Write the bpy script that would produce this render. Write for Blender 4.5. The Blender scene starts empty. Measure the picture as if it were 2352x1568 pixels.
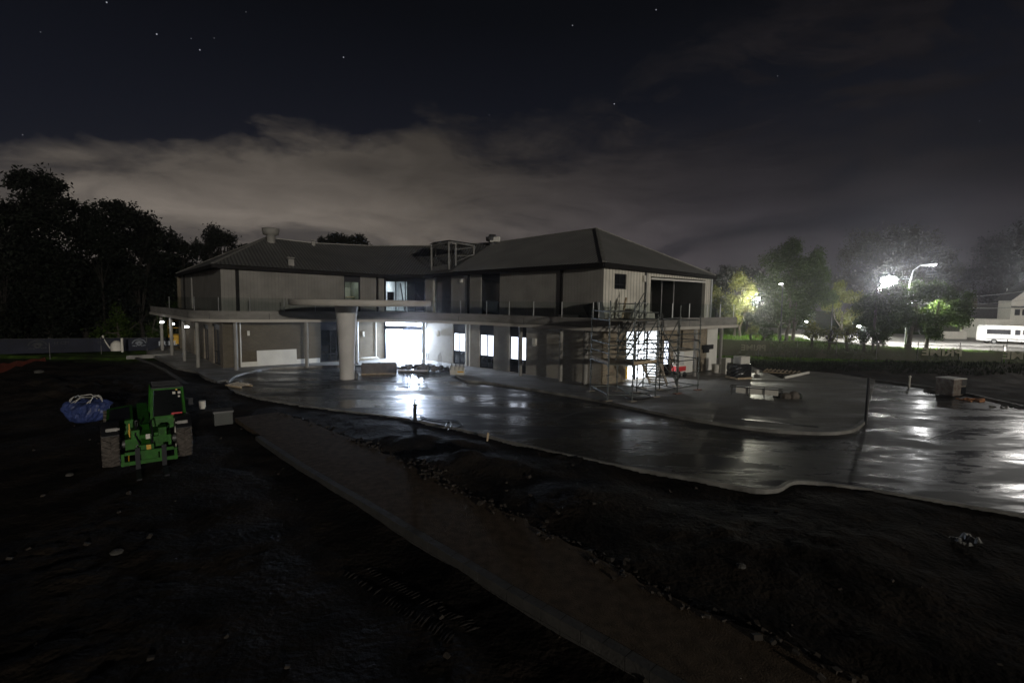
import bpy, math, random
import numpy as np
from mathutils import Vector, Matrix, noise as mnoise
R = math.radians
random.seed(7)
# ---------------------------------------------------------------- camera
PH, CH, F0, HZ, ROLL = 2352.0, 5.15, 1135.0, 694.0, 0.014
PITCH = math.atan((784 - HZ) / F0)
cr, sr, cp, sp = math.cos(ROLL), math.sin(ROLL), math.cos(PITCH), math.sin(PITCH)
r0, u0, d0 = Vector((1, 0, 0)), Vector((0, sp, cp)), Vector((0, cp, -sp))
right, up = r0 * cr + u0 * sr, u0 * cr - r0 * sr
cam = bpy.data.cameras.new("camera"); camo = bpy.data.objects.new("camera", cam)
bpy.context.scene.collection.objects.link(camo)
M = Matrix((right, up, -d0)).transposed().to_4x4(); M.translation = Vector((0, 0, CH))
camo.matrix_world = M
cam.sensor_width = 36; cam.lens = 36 * F0 / PH; cam.clip_end = 3000
sc = bpy.context.scene; sc.camera = camo
sc.view_settings.view_transform = 'Standard'; sc.view_settings.look = 'None'
sc.view_settings.exposure = 0; sc.view_settings.gamma = 1
sc.cycles.use_denoising = True; sc.cycles.max_bounces = 6
sc.cycles.sample_clamp_indirect = 4
sc.cycles.volume_bounces = 0
# ---------------------------------------------------------------- night sky
W = bpy.data.worlds.new("World"); sc.world = W; W.use_nodes = True
nt = W.node_tree; nt.nodes.clear()
def nd(nt, t, **k):
    n = nt.nodes.new(t)
    for a, b in k.items(): setattr(n, a, b)
    return n
def ma(nt, op, a, b=0.0, c=None, clamp=False):
    n = nt.nodes.new('ShaderNodeMath'); n.operation = op; n.use_clamp = clamp
    for i, x in enumerate((a, b) if c is None else (a, b, c)):
        if isinstance(x, (int, float)): n.inputs[i].default_value = x
        else: nt.links.new(x, n.inputs[i])
    return n.outputs[0]
def ramp(nt, fac, stops, interp='LINEAR'):
    n = nt.nodes.new('ShaderNodeValToRGB'); n.color_ramp.interpolation = interp
    e = n.color_ramp.elements
    while len(e) < len(stops): e.new(0.5)
    for i, (p, c) in enumerate(stops):
        e[i].position = p; e[i].color = (c, c, c, 1) if isinstance(c, (int, float)) else (*c, 1)
    nt.links.new(fac, n.inputs[0]); return n.outputs[0]
def mixc(nt, f, a, b):
    n = nt.nodes.new('ShaderNodeMix'); n.data_type = 'RGBA'
    for s, x in ((0, f), (6, a), (7, b)):
        if isinstance(x, (int, float)): n.inputs[s].default_value = x
        elif isinstance(x, tuple): n.inputs[s].default_value = (*x, 1)
        else: nt.links.new(x, n.inputs[s])
    return n.outputs[2]
tc = nd(nt, 'ShaderNodeTexCoord'); sep = nd(nt, 'ShaderNodeSeparateXYZ')
nt.links.new(tc.outputs['Generated'], sep.inputs[0])
az = ma(nt, 'ARCTAN2', sep.outputs[0], sep.outputs[1])
el = ma(nt, 'ARCSINE', sep.outputs[2])
def wnoise(ax, ey, det, off=0.0, dist=0.0, rough=.6):
    cb = nd(nt, 'ShaderNodeCombineXYZ')
    nt.links.new(ma(nt, 'MULTIPLY', az, ax), cb.inputs[0]); nt.links.new(ma(nt, 'MULTIPLY', el, ey), cb.inputs[1])
    cb.inputs[2].default_value = off
    n = nd(nt, 'ShaderNodeTexNoise'); n.inputs['Scale'].default_value = 1; n.inputs['Detail'].default_value = det
    n.inputs['Roughness'].default_value = rough; n.inputs['Distortion'].default_value = dist
    nt.links.new(cb.outputs[0], n.inputs[0]); return n.outputs[0]
azn = ma(nt, 'MULTIPLY_ADD', az, 0.5, 0.5, clamp=True)      # -1..1 rad -> 0..1
# elevation (rad) of the upper edge of the cloud bank against azimuth
edge = ma(nt, 'MULTIPLY', ramp(nt, azn, [(0.0, .15), (.10, .185), (.145, .225), (.265, .285), (.34, .30), (.405, .352), (.47, .335), (.53, .365), (.60, .41), (.665, .49), (.74, .54), (.86, .57), (1.0, .60)]), 1.0)
n1 = wnoise(5, 11, 7, 1.7, .6)
n2 = wnoise(2.4, 7.5, 7, 5.1, .9)
n3 = wnoise(15, 26, 5, 3.3, .4)
elj = ma(nt, 'ADD', el, ma(nt, 'MULTIPLY', ma(nt, 'SUBTRACT', n1, .5), .12))
elj = ma(nt, 'ADD', elj, ma(nt, 'MULTIPLY', ma(nt, 'SUBTRACT', n3, .5), .06))
dd = ma(nt, 'SUBTRACT', edge, elj)
soft = ramp(nt, azn, [(0.3, .045), (.55, .06), (.72, .12), (1, .16)])
mask = ma(nt, 'DIVIDE', dd, soft, clamp=True)
hi = ma(nt, 'MULTIPLY', ramp(nt, ma(nt, 'MULTIPLY', el, 1.6, clamp=True), [(.38, 0.0), (.56, 1.0)]), ramp(nt, azn, [(.45, 0.0), (.6, 1.0)]))
n5 = wnoise(4.2, 9.5, 8, 8.4, 1.1, .65)
torn = mixc(nt, hi, (1, 1, 1), ramp(nt, n5, [(.45, .03), (.58, 1.0)]))
mask = ma(nt, 'MULTIPLY', ma(nt, 'MULTIPLY', mask, torn), ramp(nt, n2, [(.36, .42), (.5, .92), (.60, 1.0)]))
glowaz = ramp(nt, azn, [(0.0, .92), (.12, 1.0), (.30, .92), (.45, .60), (.58, .42), (.70, .27), (.86, .20), (1, .15)])
glowel = ramp(nt, ma(nt, 'MULTIPLY', el, 1.6, clamp=True), [(0.0, .98), (.14, .92), (.23, .80), (.31, .48), (.40, .35), (.52, .29), (.66, .24), (1, .12)])
tex = ma(nt, 'MULTIPLY', ramp(nt, n2, [(.34, .60), (.5, .88), (.64, 1.0)]), ramp(nt, wnoise(7, 22, 7, 6.6, .8, .62), [(.38, .80), (.62, 1.0)]))
bri = ma(nt, 'MULTIPLY', ma(nt, 'MULTIPLY', glowaz, glowel), tex)
ccol = mixc(nt, ramp(nt, azn, [(.42, 0.0), (.72, 1.0)]), (.292, .252, .215), (.225, .200, .232))
cb = nd(nt, 'ShaderNodeVectorMath', operation='SCALE'); nt.links.new(ccol, cb.inputs[0]); nt.links.new(bri, cb.inputs['Scale'])
dark = ramp(nt, ma(nt, 'MULTIPLY', el, 1.0, clamp=True), [(0, (.012, .014, .022)), (.3, (.0068, .0078, .0125)), (.5, (.0032, .0036, .0052)), (1, (.002, .0021, .003))])
sky = mixc(nt, mask, dark, cb.outputs[0])
star = None
for (u_, v_, b_) in [(360, 79, 1.0), (459, 115, .7), (439, 89, .25), (492, 88, .25), (789, 132, .8), (1315, 59, .6), (1507, 23, .6), (1411, 239, .9), (245, 6, .8), (848, 321, .35), (1124, 264, .3), (2250, 278, .4), (1786, 175, .35), (52, 310, .3), (565, 28, .25), (93, 74, .25)]:
    dv = (right * ((u_ - 1176) / F0) + up * ((784 - v_) / F0) + d0).normalized()
    vm = nd(nt, 'ShaderNodeVectorMath', operation='DISTANCE'); nt.links.new(tc.outputs['Generated'], vm.inputs[0]); vm.inputs[1].default_value = dv
    q_ = ma(nt, 'MULTIPLY', ma(nt, 'LESS_THAN', vm.outputs['Value'], .0009 if b_ > .5 else .0007), b_ * .45); star = q_ if star is None else ma(nt, 'ADD', star, q_)

sky2 = nd(nt, 'ShaderNodeVectorMath', operation='ADD')
stc = nd(nt, 'ShaderNodeVectorMath', operation='SCALE'); stc.inputs[0].default_value = (.85, .88, 1)
nt.links.new(star, stc.inputs['Scale']); nt.links.new(sky, sky2.inputs[0]); nt.links.new(stc.outputs[0], sky2.inputs[1])
bg = nd(nt, 'ShaderNodeBackground'); wo = nd(nt, 'ShaderNodeOutputWorld')
nt.links.new(sky2.outputs[0], bg.inputs[0]); nt.links.new(bg.outputs[0], wo.inputs[0])
# low warm light from behind and to the right of the camera (one distant lamp standing in for unseen street lights)
sd = bpy.data.lights.new("street_side_light", 'SUN'); sd.energy = 1.0; sd.angle = R(1.2); sd.color = (1, .93, .82)
so = bpy.data.objects.new("street_side_light", sd); sc.collection.objects.link(so)
so.rotation_euler = Vector((.5, -.85, .115)).to_track_quat('Z', 'Y').to_euler()

def at(u, v, z):
    x, y = (u - 1176) / F0, (784 - v) / F0
    d = right * x + up * y + d0
    t = (z - CH) / d.z
    return Vector((d.x * t, d.y * t, z))
def onw(u, v, P, Q):
    """distance along wall P->Q and height z of the place seen at u, v"""
    x, y = (u - 1176) / F0, (784 - v) / F0
    d = right * x + up * y + d0
    ex, ey = Q[0] - P[0], Q[1] - P[1]; L = math.hypot(ex, ey); ex /= L; ey /= L
    # t*d = P + s*e
    det = d.x * (-ey) + ex * d.y
    t = (P[0] * (-ey) + ex * P[1]) / det
    s = (t * d.x - P[0]) * ex + (t * d.y - P[1]) * ey
    return s, CH + t * d.z
def dep(u, v, y):
    """point at depth y along the ray"""
    a, b = (u - 1176) / F0, (784 - v) / F0
    d = right * a + up * b + d0
    t = y / d.y
    return Vector((d.x * t, y, CH + d.z * t))

# ---------------------------------------------------------------- materials
def mat(name, col, rough=.7, metal=0.0, var=.18, scale=3.0, bump=0.0, bscale=20.0, col2=None, stretch=None, spec=.5, emit=None, es=0.0):
    m = bpy.data.materials.new(name); m.use_nodes = True; t = m.node_tree
    b = t.nodes['Principled BSDF']; b.inputs['Roughness'].default_value = rough; b.inputs['Metallic'].default_value = metal
    b.inputs['Specular IOR Level'].default_value = spec
    c = nd(t, 'ShaderNodeTexCoord'); vec = c.outputs['Object']
    if stretch:
        mp = nd(t, 'ShaderNodeMapping'); mp.inputs['Scale'].default_value = stretch; t.links.new(vec, mp.inputs[0]); vec = mp.outputs[0]
    n = nd(t, 'ShaderNodeTexNoise'); n.inputs['Scale'].default_value = scale; n.inputs['Detail'].default_value = 6
    t.links.new(vec, n.inputs[0])
    c2 = col2 or tuple(x * (1 - var) for x in col); c1 = col if col2 else tuple(min(1, x * (1 + var)) for x in col)
    o = ramp(t, n.outputs[0], [(.32, c2), (.68, c1)]); t.links.new(o, b.inputs['Base Color'])
    if bump:
        n2 = nd(t, 'ShaderNodeTexNoise'); n2.inputs['Scale'].default_value = bscale; n2.inputs['Detail'].default_value = 4
        t.links.new(vec, n2.inputs[0]); bp = nd(t, 'ShaderNodeBump'); bp.inputs['Strength'].default_value = bump
        bp.inputs['Distance'].default_value = .05; t.links.new(n2.outputs[0], bp.inputs['Height']); t.links.new(bp.outputs[0], b.inputs['Normal'])
    if emit: b.inputs['Emission Color'].default_value = (*emit, 1); b.inputs['Emission Strength'].default_value = es
    return m
def linemat(name, col, d, kind, rough=.8, col2=None, metal=0.0, w=.24, h=.086, mortar=.012, mcol=None, bump=.5, org=(0, 0)):
    """brick, board or rib pattern laid in the wall's own plane (d = its direction)"""
    m = bpy.data.materials.new(name); m.use_nodes = True; t = m.node_tree
    b = t.nodes['Principled BSDF']; b.inputs['Roughness'].default_value = rough; b.inputs['Metallic'].default_value = metal
    g = nd(t, 'ShaderNodeNewGeometry'); sx = nd(t, 'ShaderNodeSeparateXYZ'); t.links.new(g.outputs['Position'], sx.inputs[0])
    s = ma(t, 'ADD', ma(t, 'MULTIPLY', sx.outputs[0], d[0]), ma(t, 'MULTIPLY', sx.outputs[1], d[1]))
    cb = nd(t, 'ShaderNodeCombineXYZ'); t.links.new(s, cb.inputs[0]); t.links.new(sx.outputs[2], cb.inputs[1])
    n = nd(t, 'ShaderNodeTexNoise'); n.inputs['Scale'].default_value = .8; n.inputs['Detail'].default_value = 7; t.links.new(cb.outputs[0], n.inputs[0])
    bt = nd(t, 'ShaderNodeTexBrick'); bt.inputs['Scale'].default_value = 1; bt.inputs['Brick Width'].default_value = w
    bt.inputs['Row Height'].default_value = h; bt.inputs['Mortar Size'].default_value = mortar
    bt.inputs['Color1'].default_value = (*col, 1); bt.inputs['Color2'].default_value = (*(col2 or tuple(x * .8 for x in col)), 1)
    bt.inputs['Mortar'].default_value = (*(mcol or tuple(x * .6 for x in col)), 1)
    if kind == 'board': bt.offset = 0; bt.inputs['Row Height'].default_value = 40
    t.links.new(cb.outputs[0], bt.inputs[0])
    mul = nd(t, 'ShaderNodeMix', data_type='RGBA', blend_type='MULTIPLY'); mul.inputs[0].default_value = 1
    t.links.new(bt.outputs[0], mul.inputs[6]); t.links.new(ramp(t, n.outputs[0], [(.3, .72), (.65, 1.0)]), mul.inputs[7])
    t.links.new(mul.outputs[2], b.inputs['Base Color'])
    bp = nd(t, 'ShaderNodeBump'); bp.inputs['Strength'].default_value = bump; bp.inputs['Distance'].default_value = .02; bp.invert = True
    t.links.new(bt.outputs['Fac'], bp.inputs['Height']); t.links.new(bp.outputs[0], b.inputs['Normal'])
    return m
def roofmat(name, d, k_=1.0):
    m = bpy.data.materials.new(name); m.use_nodes = True; t = m.node_tree
    b = t.nodes['Principled BSDF']; b.inputs['Roughness'].default_value = .62; b.inputs['Metallic'].default_value = .15
    g = nd(t, 'ShaderNodeNewGeometry'); sx = nd(t, 'ShaderNodeSeparateXYZ'); t.links.new(g.outputs['Position'], sx.inputs[0])
    s = ma(t, 'ADD', ma(t, 'MULTIPLY', sx.outputs[0], d[0]), ma(t, 'MULTIPLY', sx.outputs[1], d[1]))
    wv = ma(t, 'SINE', ma(t, 'MULTIPLY', s, 2 * math.pi / .26))
    n = nd(t, 'ShaderNodeTexNoise'); n.inputs['Scale'].default_value = .5; n.inputs['Detail'].default_value = 6; t.links.new(g.outputs['Position'], n.inputs[0])
    base = ramp(t, n.outputs[0], [(.3, (.12 * k_, .12 * k_, .115 * k_)), (.7, (.165 * k_, .163 * k_, .155 * k_))])
    mul = nd(t, 'ShaderNodeMix', data_type='RGBA', blend_type='MULTIPLY'); mul.inputs[0].default_value = 1
    t.links.new(base, mul.inputs[6]); t.links.new(ramp(t, ma(t, 'MULTIPLY_ADD', wv, .5, .5), [(.1, .42), (.6, 1.0)]), mul.inputs[7])  # trough shade put into the colour so ribs show without direct light
    t.links.new(mul.outputs[2], b.inputs['Base Color'])
    bp = nd(t, 'ShaderNodeBump'); bp.inputs['Strength'].default_value = .6; bp.inputs['Distance'].default_value = .03
    t.links.new(wv, bp.inputs['Height']); t.links.new(bp.outputs[0], b.inputs['Normal'])
    return m
def wetmat(name, c1, c2, puddle=.5, scale=.32, rmin=.06, rmax=.5, bump=.10):
    m = bpy.data.materials.new(name); m.use_nodes = True; t = m.node_tree
    b = t.nodes['Principled BSDF']; c = nd(t, 'ShaderNodeTexCoord')
    mp = nd(t, 'ShaderNodeMapping'); mp.inputs['Rotation'].default_value = (0, 0, R(28)); mp.inputs['Scale'].default_value = (.55, 1.7, 1)
    t.links.new(c.outputs['Object'], mp.inputs[0])
    def N(sc_, det, v=None, rough=.6):
        n = nd(t, 'ShaderNodeTexNoise'); n.inputs['Scale'].default_value = sc_; n.inputs['Detail'].default_value = det
        n.inputs['Roughness'].default_value = rough; n.inputs['Distortion'].default_value = .5
        t.links.new(v or mp.outputs[0], n.inputs[0]); return n.outputs[0]
    a = N(scale, 7); f = N(2.6, 6); g = N(24, 3, c.outputs['Object'])
    wet = ramp(t, ma(t, 'ADD', ma(t, 'MULTIPLY', a, .75), ma(t, 'MULTIPLY', f, .25)), [(.42, 0.0), (.56, 1.0)])
    t.links.new(ramp(t, wet, [(0, .55), (1, .25)]), b.inputs['Specular IOR Level'])
    t.links.new(mixc(t, ramp(t, N(.9, 8), [(.3, 0.0), (.7, 1.0)]), c1, c2), b.inputs['Base Color'])
    t.links.new(ma(t, 'ADD', ramp(t, wet, [(0, rmin), (1, rmax)]), ma(t, 'MULTIPLY', g, .05)), b.inputs['Roughness'])
    h = ma(t, 'ADD', ma(t, 'MULTIPLY', f, .6), ma(t, 'MULTIPLY', ma(t, 'MULTIPLY', g, wet), .25))
    h = ma(t, 'ADD', h, ma(t, 'MULTIPLY', a, .7)); h = ma(t, 'ADD', h, ma(t, 'MULTIPLY', N(1.3, 3, c.outputs['Object']), .8))
    bp = nd(t, 'ShaderNodeBump'); bp.inputs['Strength'].default_value = bump; bp.inputs['Distance'].default_value = .06
    t.links.new(h, bp.inputs['Height']); t.links.new(bp.outputs[0], b.inputs['Normal'])
    b.inputs['IOR'].default_value = 1.4
    return m
eL = Vector((.80, .60)); eR = Vector((.764, -.645)); eE = Vector((.784, .62))
BR, BR2 = (.30, .255, .195), (.235, .20, .155)
m_brL = linemat('brick_left_wing', (.135, .112, .076), (.80, .60), 'brick', col2=(.105, .088, .060))  # same brick as the end walls; balcony shade put into its colour
m_brR = linemat('brick_right_wing', (.44, .41, .35), (.764, -.645), 'brick', col2=(.37, .34, .29))  # same brick, lightened to offset the scaffold's shade
m_brE = linemat('brick_end', (.36, .30, .21), (.784, .62), 'brick', col2=BR2)
m_brA = linemat('brick_far_end', BR, (-.68, .73), 'brick', col2=BR2)
CL = (.22, .21, .19)
m_clL = linemat('cladding_left_wing', CL, (.80, .60), 'board', w=.24, mortar=.012, col2=tuple(x * .95 for x in CL), mcol=(.16, .155, .14))
m_clR = linemat('cladding_right_wing', (.33, .32, .29), (.764, -.645), 'board', w=.24, mortar=.012, col2=(.315, .305, .28), mcol=(.22, .21, .19))
m_clE = linemat('cladding_white_end', (.74, .71, .62), (.784, .62), 'board', w=.3, mortar=.022, col2=(.68, .65, .57), mcol=(.25, .24, .2))
m_clA = linemat('cladding_far_end', CL, (-.68, .73), 'board', w=.24, mortar=.012, col2=tuple(x * .95 for x in CL), mcol=(.22, .21, .19))
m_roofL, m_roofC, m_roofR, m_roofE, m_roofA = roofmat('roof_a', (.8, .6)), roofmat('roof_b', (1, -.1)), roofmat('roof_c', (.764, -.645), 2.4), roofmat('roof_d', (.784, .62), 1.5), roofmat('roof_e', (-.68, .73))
m_conc = mat('concrete', (.24, .232, .212), .75, var=.16, scale=1.3, bump=.15, bscale=9)
m_slab = mat('slab_concrete', (.21, .202, .185), .8, var=.22, scale=.9, bump=.15, bscale=6, stretch=(1, 1, 3))
m_disc = mat('canopy_concrete', (.50, .47, .42), .7, var=.10, scale=.8, bump=.1)
m_wet = wetmat('wet_concrete', (.030, .030, .029), (.060, .059, .056), rmin=.14, rmax=.48, bump=.08, scale=.36)
m_plaza = wetmat('damp_concrete', (.14, .135, .125), (.22, .212, .195), rmin=.36, rmax=.8, bump=.14)
m_kerb = mat('kerb_concrete', (.19, .185, .17), .55, var=.45, scale=1.2, bump=.3)
m_path = mat('compacted_fill', (.092, .068, .046), .98, var=.3, scale=5, bump=.7, bscale=34, spec=.1)
m_block = mat('block_concrete', (.062, .059, .053), .85, var=.22, scale=3, bump=.3)
m_dark = mat('dark_frame', (.013, .014, .018), .5, var=.2, spec=.25)
m_gut = mat('dark_gutter', (.016, .015, .015), .8, var=.2, spec=.1)
m_glass = mat('dark_glass', (.012, .014, .016), .06, var=.3, scale=.6, spec=.6)
m_white = mat('white_paint', (.66, .65, .60), .6, var=.08, scale=1.2)
m_room = mat('room_plaster', (.78, .79, .80), .8, var=.04)
m_steel = mat('galvanised_steel', (.36, .37, .37), .45, .5, var=.15, scale=4)
m_scaf = mat('scaffold_steel', (.13, .14, .13), .5, .6, var=.35, scale=6)
m_plank = mat('scaffold_plank', (.30, .26, .20), .85, var=.3, scale=2, stretch=(1, 8, 1))
m_timber = mat('timber', (.42, .33, .22), .85, var=.25, scale=4)
m_black = mat('black_plastic', (.014, .014, .016), .32, var=.3)
m_rub = mat('tyre_rubber', (.075, .064, .055), .9, var=.35, scale=7, bump=.6, bscale=14)
m_green = mat('green_paint', (.024, .150, .010), .55, spec=.25, scale=3.5, col2=(.016, .075, .008))
m_grey = mat('grey_metal', (.10, .10, .10), .5, .4, var=.25)
m_blue = mat('blue_tarp', (.035, .055, .17), .5, var=.3, scale=2.5, bump=.8, bscale=5)
m_yel = mat('yellow_paint', (.62, .36, .03), .5, var=.15)
m_red = mat('red_paint', (.55, .03, .035), .5, var=.15)
m_orange = mat('orange_mesh', (.10, .018, .008), .7, var=.3)
m_bin = mat('bin_plastic', (.03, .035, .03), .5, var=.2)
m_trunk = mat('bark', (.06, .05, .04), .9, var=.35, scale=5, bump=.6, bscale=9, stretch=(3, 3, .6))
m_paper = mat('white_board', (.62, .60, .54), .7, var=.08)
m_bag = mat('woven_white_bag', (.58, .56, .50), .8, var=.12, bump=.4, bscale=8)
m_asph = mat('asphalt', (.34, .33, .31), .6, var=.12, scale=.6, bump=.2)
m_litpane = mat('lit_pane', (.7, .75, .8), .5, emit=(.78, .85, 1.0), es=2.4)
m_lamp = mat('lamp_lens', (.9, .9, .9), .4, emit=(1, .98, .94), es=18)
m_lampw = mat('led_lens', (.9, .9, .9), .4, emit=(.95, .98, 1), es=14)
m_tube = mat('lamp_tube', (.9, .9, .9), .4, emit=(.85, .92, 1), es=14)
def leafmat(name, col, var=.5, trans=.25):
    m = bpy.data.materials.new(name); m.use_nodes = True; t = m.node_tree
    b = t.nodes['Principled BSDF']; b.inputs['Roughness'].default_value = .75; b.inputs['Specular IOR Level'].default_value = .1
    g = nd(t, 'ShaderNodeNewGeometry')
    o = ramp(t, g.outputs['Random Per Island'], [(0, tuple(x * (1 - var) for x in col)), (1, tuple(x * (1 + var) for x in col))])
    t.links.new(o, b.inputs['Base Color'])
    tr = nd(t, 'ShaderNodeBsdfTranslucent'); t.links.new(o, tr.inputs[0])
    mx = nd(t, 'ShaderNodeMixShader'); mx.inputs[0].default_value = trans
    t.links.new(b.outputs[0], mx.inputs[1]); t.links.new(tr.outputs[0], mx.inputs[2]); t.links.new(mx.outputs[0], t.nodes['Material Output'].inputs[0])
    return m
m_leafD = leafmat('unlit_leaves', (.007, .009, .006), trans=.1); m_leafG = leafmat('green_leaves', (.030, .050, .008)); m_leafY = leafmat('pale_leaves', (.13, .14, .03)); m_trunkD = mat('unlit_bark', (.018, .016, .014), .95, var=.3, spec=.1); m_leafB = leafmat('olive_leaves', (.040, .040, .020))  # leafD, trunkD: lack of lamplight at night put into the colour
m_grass = leafmat('grass_blades', (.09, .18, .02)); m_weed = leafmat('weed_blades', (.018, .025, .012))
def glassmat():
    m = bpy.data.materials.new('clear_glass'); m.use_nodes = True; t = m.node_tree
    t.nodes.remove(t.nodes['Principled BSDF'])
    a = nd(t, 'ShaderNodeBsdfTransparent'); a.inputs[0].default_value = (.78, .82, .81, 1)
    g = nd(t, 'ShaderNodeBsdfGlossy'); g.inputs['Roughness'].default_value = .03
    fr = nd(t, 'ShaderNodeLayerWeight'); fr.inputs[0].default_value = .12
    mx = nd(t, 'ShaderNodeMixShader'); t.links.new(fr.outputs[0], mx.inputs[0]); t.links.new(a.outputs[0], mx.inputs[1]); t.links.new(g.outputs[0], mx.inputs[2])
    t.links.new(mx.outputs[0], t.nodes['Material Output'].inputs[0]); return m
m_clear = glassmat()

# ---------------------------------------------------------------- mesh helpers
C = sc.collection
INV = {}
def inv_of(o):
    return INV.get(o.name, Matrix.Identity(4))
def thing(name, label, cat, loc=(0, 0, 0), rz=0.0, group=None):
    o = bpy.data.objects.new(name, None); C.objects.link(o); o.empty_display_size = .3
    o.location = loc; o.rotation_euler = (0, 0, rz); o['label'] = label; o['category'] = cat
    if group: o['group'] = group
    INV[o.name] = (Matrix.Translation(Vector(loc)) @ Matrix.Rotation(rz, 4, 'Z')).inverted()
    return o
def tag(o, label, cat, group=None, kind=None):
    o['label'] = label; o['category'] = cat
    if group: o['group'] = group
    if kind: o['kind'] = kind
    return o
class MB:
    def __init__(s): s.v, s.f, s.sm = [], [], []
    def add(s, vs, fs, smooth=False):
        n = len(s.v); s.v += [tuple(x) for x in vs]
        for f in fs: s.f.append([n + i for i in f]); s.sm.append(smooth)
        return s
    def box(s, c, d, rz=0.0, tilt=None):
        x, y, z = d[0] / 2, d[1] / 2, d[2] / 2
        P = [Vector((a * x, b * y, e * z)) for e in (-1, 1) for b in (-1, 1) for a in (-1, 1)]
        m = Matrix.Rotation(rz, 3, 'Z')
        if tilt: m = m @ Matrix.Rotation(tilt[0], 3, 'X') @ Matrix.Rotation(tilt[1], 3, 'Y')
        c = Vector(c); P = [c + m @ p for p in P]
        return s.add(P, [(0, 2, 3, 1), (4, 5, 7, 6), (0, 1, 5, 4), (2, 6, 7, 3), (0, 4, 6, 2), (1, 3, 7, 5)])
    def beam(s, a, b, w, h):
        a, b = Vector(a), Vector(b); d = (b - a).normalized()
        sx = d.cross(Vector((0, 0, 1)));
        if sx.length < 1e-3: sx = Vector((1, 0, 0))
        sx.normalize(); sy = sx.cross(d)
        P = [p + sx * (i * w / 2) + sy * (j * h / 2) for p in (a, b) for j in (-1, 1) for i in (-1, 1)]
        return s.add(P, [(0, 2, 3, 1), (4, 5, 7, 6), (0, 1, 5, 4), (2, 6, 7, 3), (0, 4, 6, 2), (1, 3, 7, 5)])
    def tube(s, pts, r, n=8, cap=True):
        pts = [Vector(p) for p in pts]; rs = r if isinstance(r, (list, tuple)) else [r] * len(pts)
        vs, fs = [], []; ref = None
        for i, p in enumerate(pts):
            d = (pts[min(i + 1, len(pts) - 1)] - pts[max(i - 1, 0)]).normalized()
            if ref is None: ref = Vector((0, 0, 1)) if abs(d.z) < .9 else Vector((1, 0, 0))
            a = (ref - d * ref.dot(d)).normalized(); b = d.cross(a); ref = a
            vs += [p + (a * math.cos(2 * math.pi * k / n) + b * math.sin(2 * math.pi * k / n)) * rs[i] for k in range(n)]
        for i in range(len(pts) - 1):
            for k in range(n):
                fs.append((i * n + k, i * n + (k + 1) % n, (i + 1) * n + (k + 1) % n, (i + 1) * n + k))
        s.add(vs, fs, True)
        if cap:
            m = len(pts) - 1
            s.add(vs[:n], [tuple(reversed(range(n)))]); s.add(vs[m * n:], [tuple(range(n))])
        return s
    def lathe(s, c, prof, n=24, smooth=True):
        c = Vector(c); vs = [c + Vector((r * math.cos(2 * math.pi * k / n), r * math.sin(2 * math.pi * k / n), z)) for r, z in prof for k in range(n)]
        fs = [(i * n + k, i * n + (k + 1) % n, (i + 1) * n + (k + 1) % n, (i + 1) * n + k) for i in range(len(prof) - 1) for k in range(n)]
        s.add(vs, fs, smooth)
        if prof[0][0] > 1e-3: s.add(vs[:n], [tuple(reversed(range(n)))])
        if prof[-1][0] > 1e-3: s.add(vs[-n:], [tuple(range(n))])
        return s
    def prism(s, poly, z0, z1):
        n = len(poly)
        A = sum(poly[i][0] * poly[(i + 1) % n][1] - poly[(i + 1) % n][0] * poly[i][1] for i in range(n))
        if A < 0: poly = poly[::-1]
        zz0 = z0 if isinstance(z0, list) else [z0] * n; zz1 = z1 if isinstance(z1, list) else [z1] * n
        vs = [(p[0], p[1], a) for p, a in zip(poly, zz0)] + [(p[0], p[1], a) for p, a in zip(poly, zz1)]
        return s.add(vs, [tuple(reversed(range(n))), tuple(range(n, 2 * n))] + [(i, (i + 1) % n, n + (i + 1) % n, n + i) for i in range(n)])
    def face(s, pts): return s.add(pts, [tuple(range(len(pts)))])
    def build(s, name, m, parent=None, world=False, label=None):
        v = s.v
        if parent is not None and world:
            iv = inv_of(parent if parent.type == 'EMPTY' else parent.parent)
            v = [tuple(iv @ Vector(p)) for p in v]
        me = bpy.data.meshes.new(name); me.from_pydata(v, [], s.f); me.validate(); me.update()
        if len(me.polygons) == len(s.sm): me.polygons.foreach_set('use_smooth', s.sm)
        me.materials.append(m); o = bpy.data.objects.new(name, me); C.objects.link(o)
        if parent is not None: o.parent = parent
        if label: o['label'] = label
        return o
def struct(name, mb, m):
    o = mb.build(name, m); o['kind'] = 'structure'; return o
def dup(root, loc, rz=None, label=None, group=None):
    r = root.copy(); C.objects.link(r); r.location = loc
    if rz is not None: r.rotation_euler = (0, 0, rz)
    if label: r['label'] = label
    if group: r['group'] = group
    for ch in list(root.children):
        c = ch.copy(); C.objects.link(c); c.parent = r
        for g in list(ch.children):
            d = g.copy(); C.objects.link(d); d.parent = c
    return r
def text_mb(txt, size, mirror=False, squeeze=1.0, bold=.0, ext=.004):
    cu = bpy.data.curves.new('t', 'FONT'); cu.body = txt; cu.size = size; cu.offset = bold; cu.extrude = ext; cu.align_x = 'CENTER'
    o = bpy.data.objects.new('t', cu); C.objects.link(o)
    dg = bpy.context.evaluated_depsgraph_get(); me = bpy.data.meshes.new_from_object(o.evaluated_get(dg))
    vs = [tuple(v.co) for v in me.vertices]; fs = [tuple(p.vertices) for p in me.polygons]
    bpy.data.objects.remove(o); bpy.data.meshes.remove(me); bpy.data.curves.remove(cu)
    k = -1 if mirror else 1
    return [(v[0] * squeeze * k, v[1], v[2]) for v in vs], fs
def v3(p, z): return Vector((p[0], p[1], z))
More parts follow.
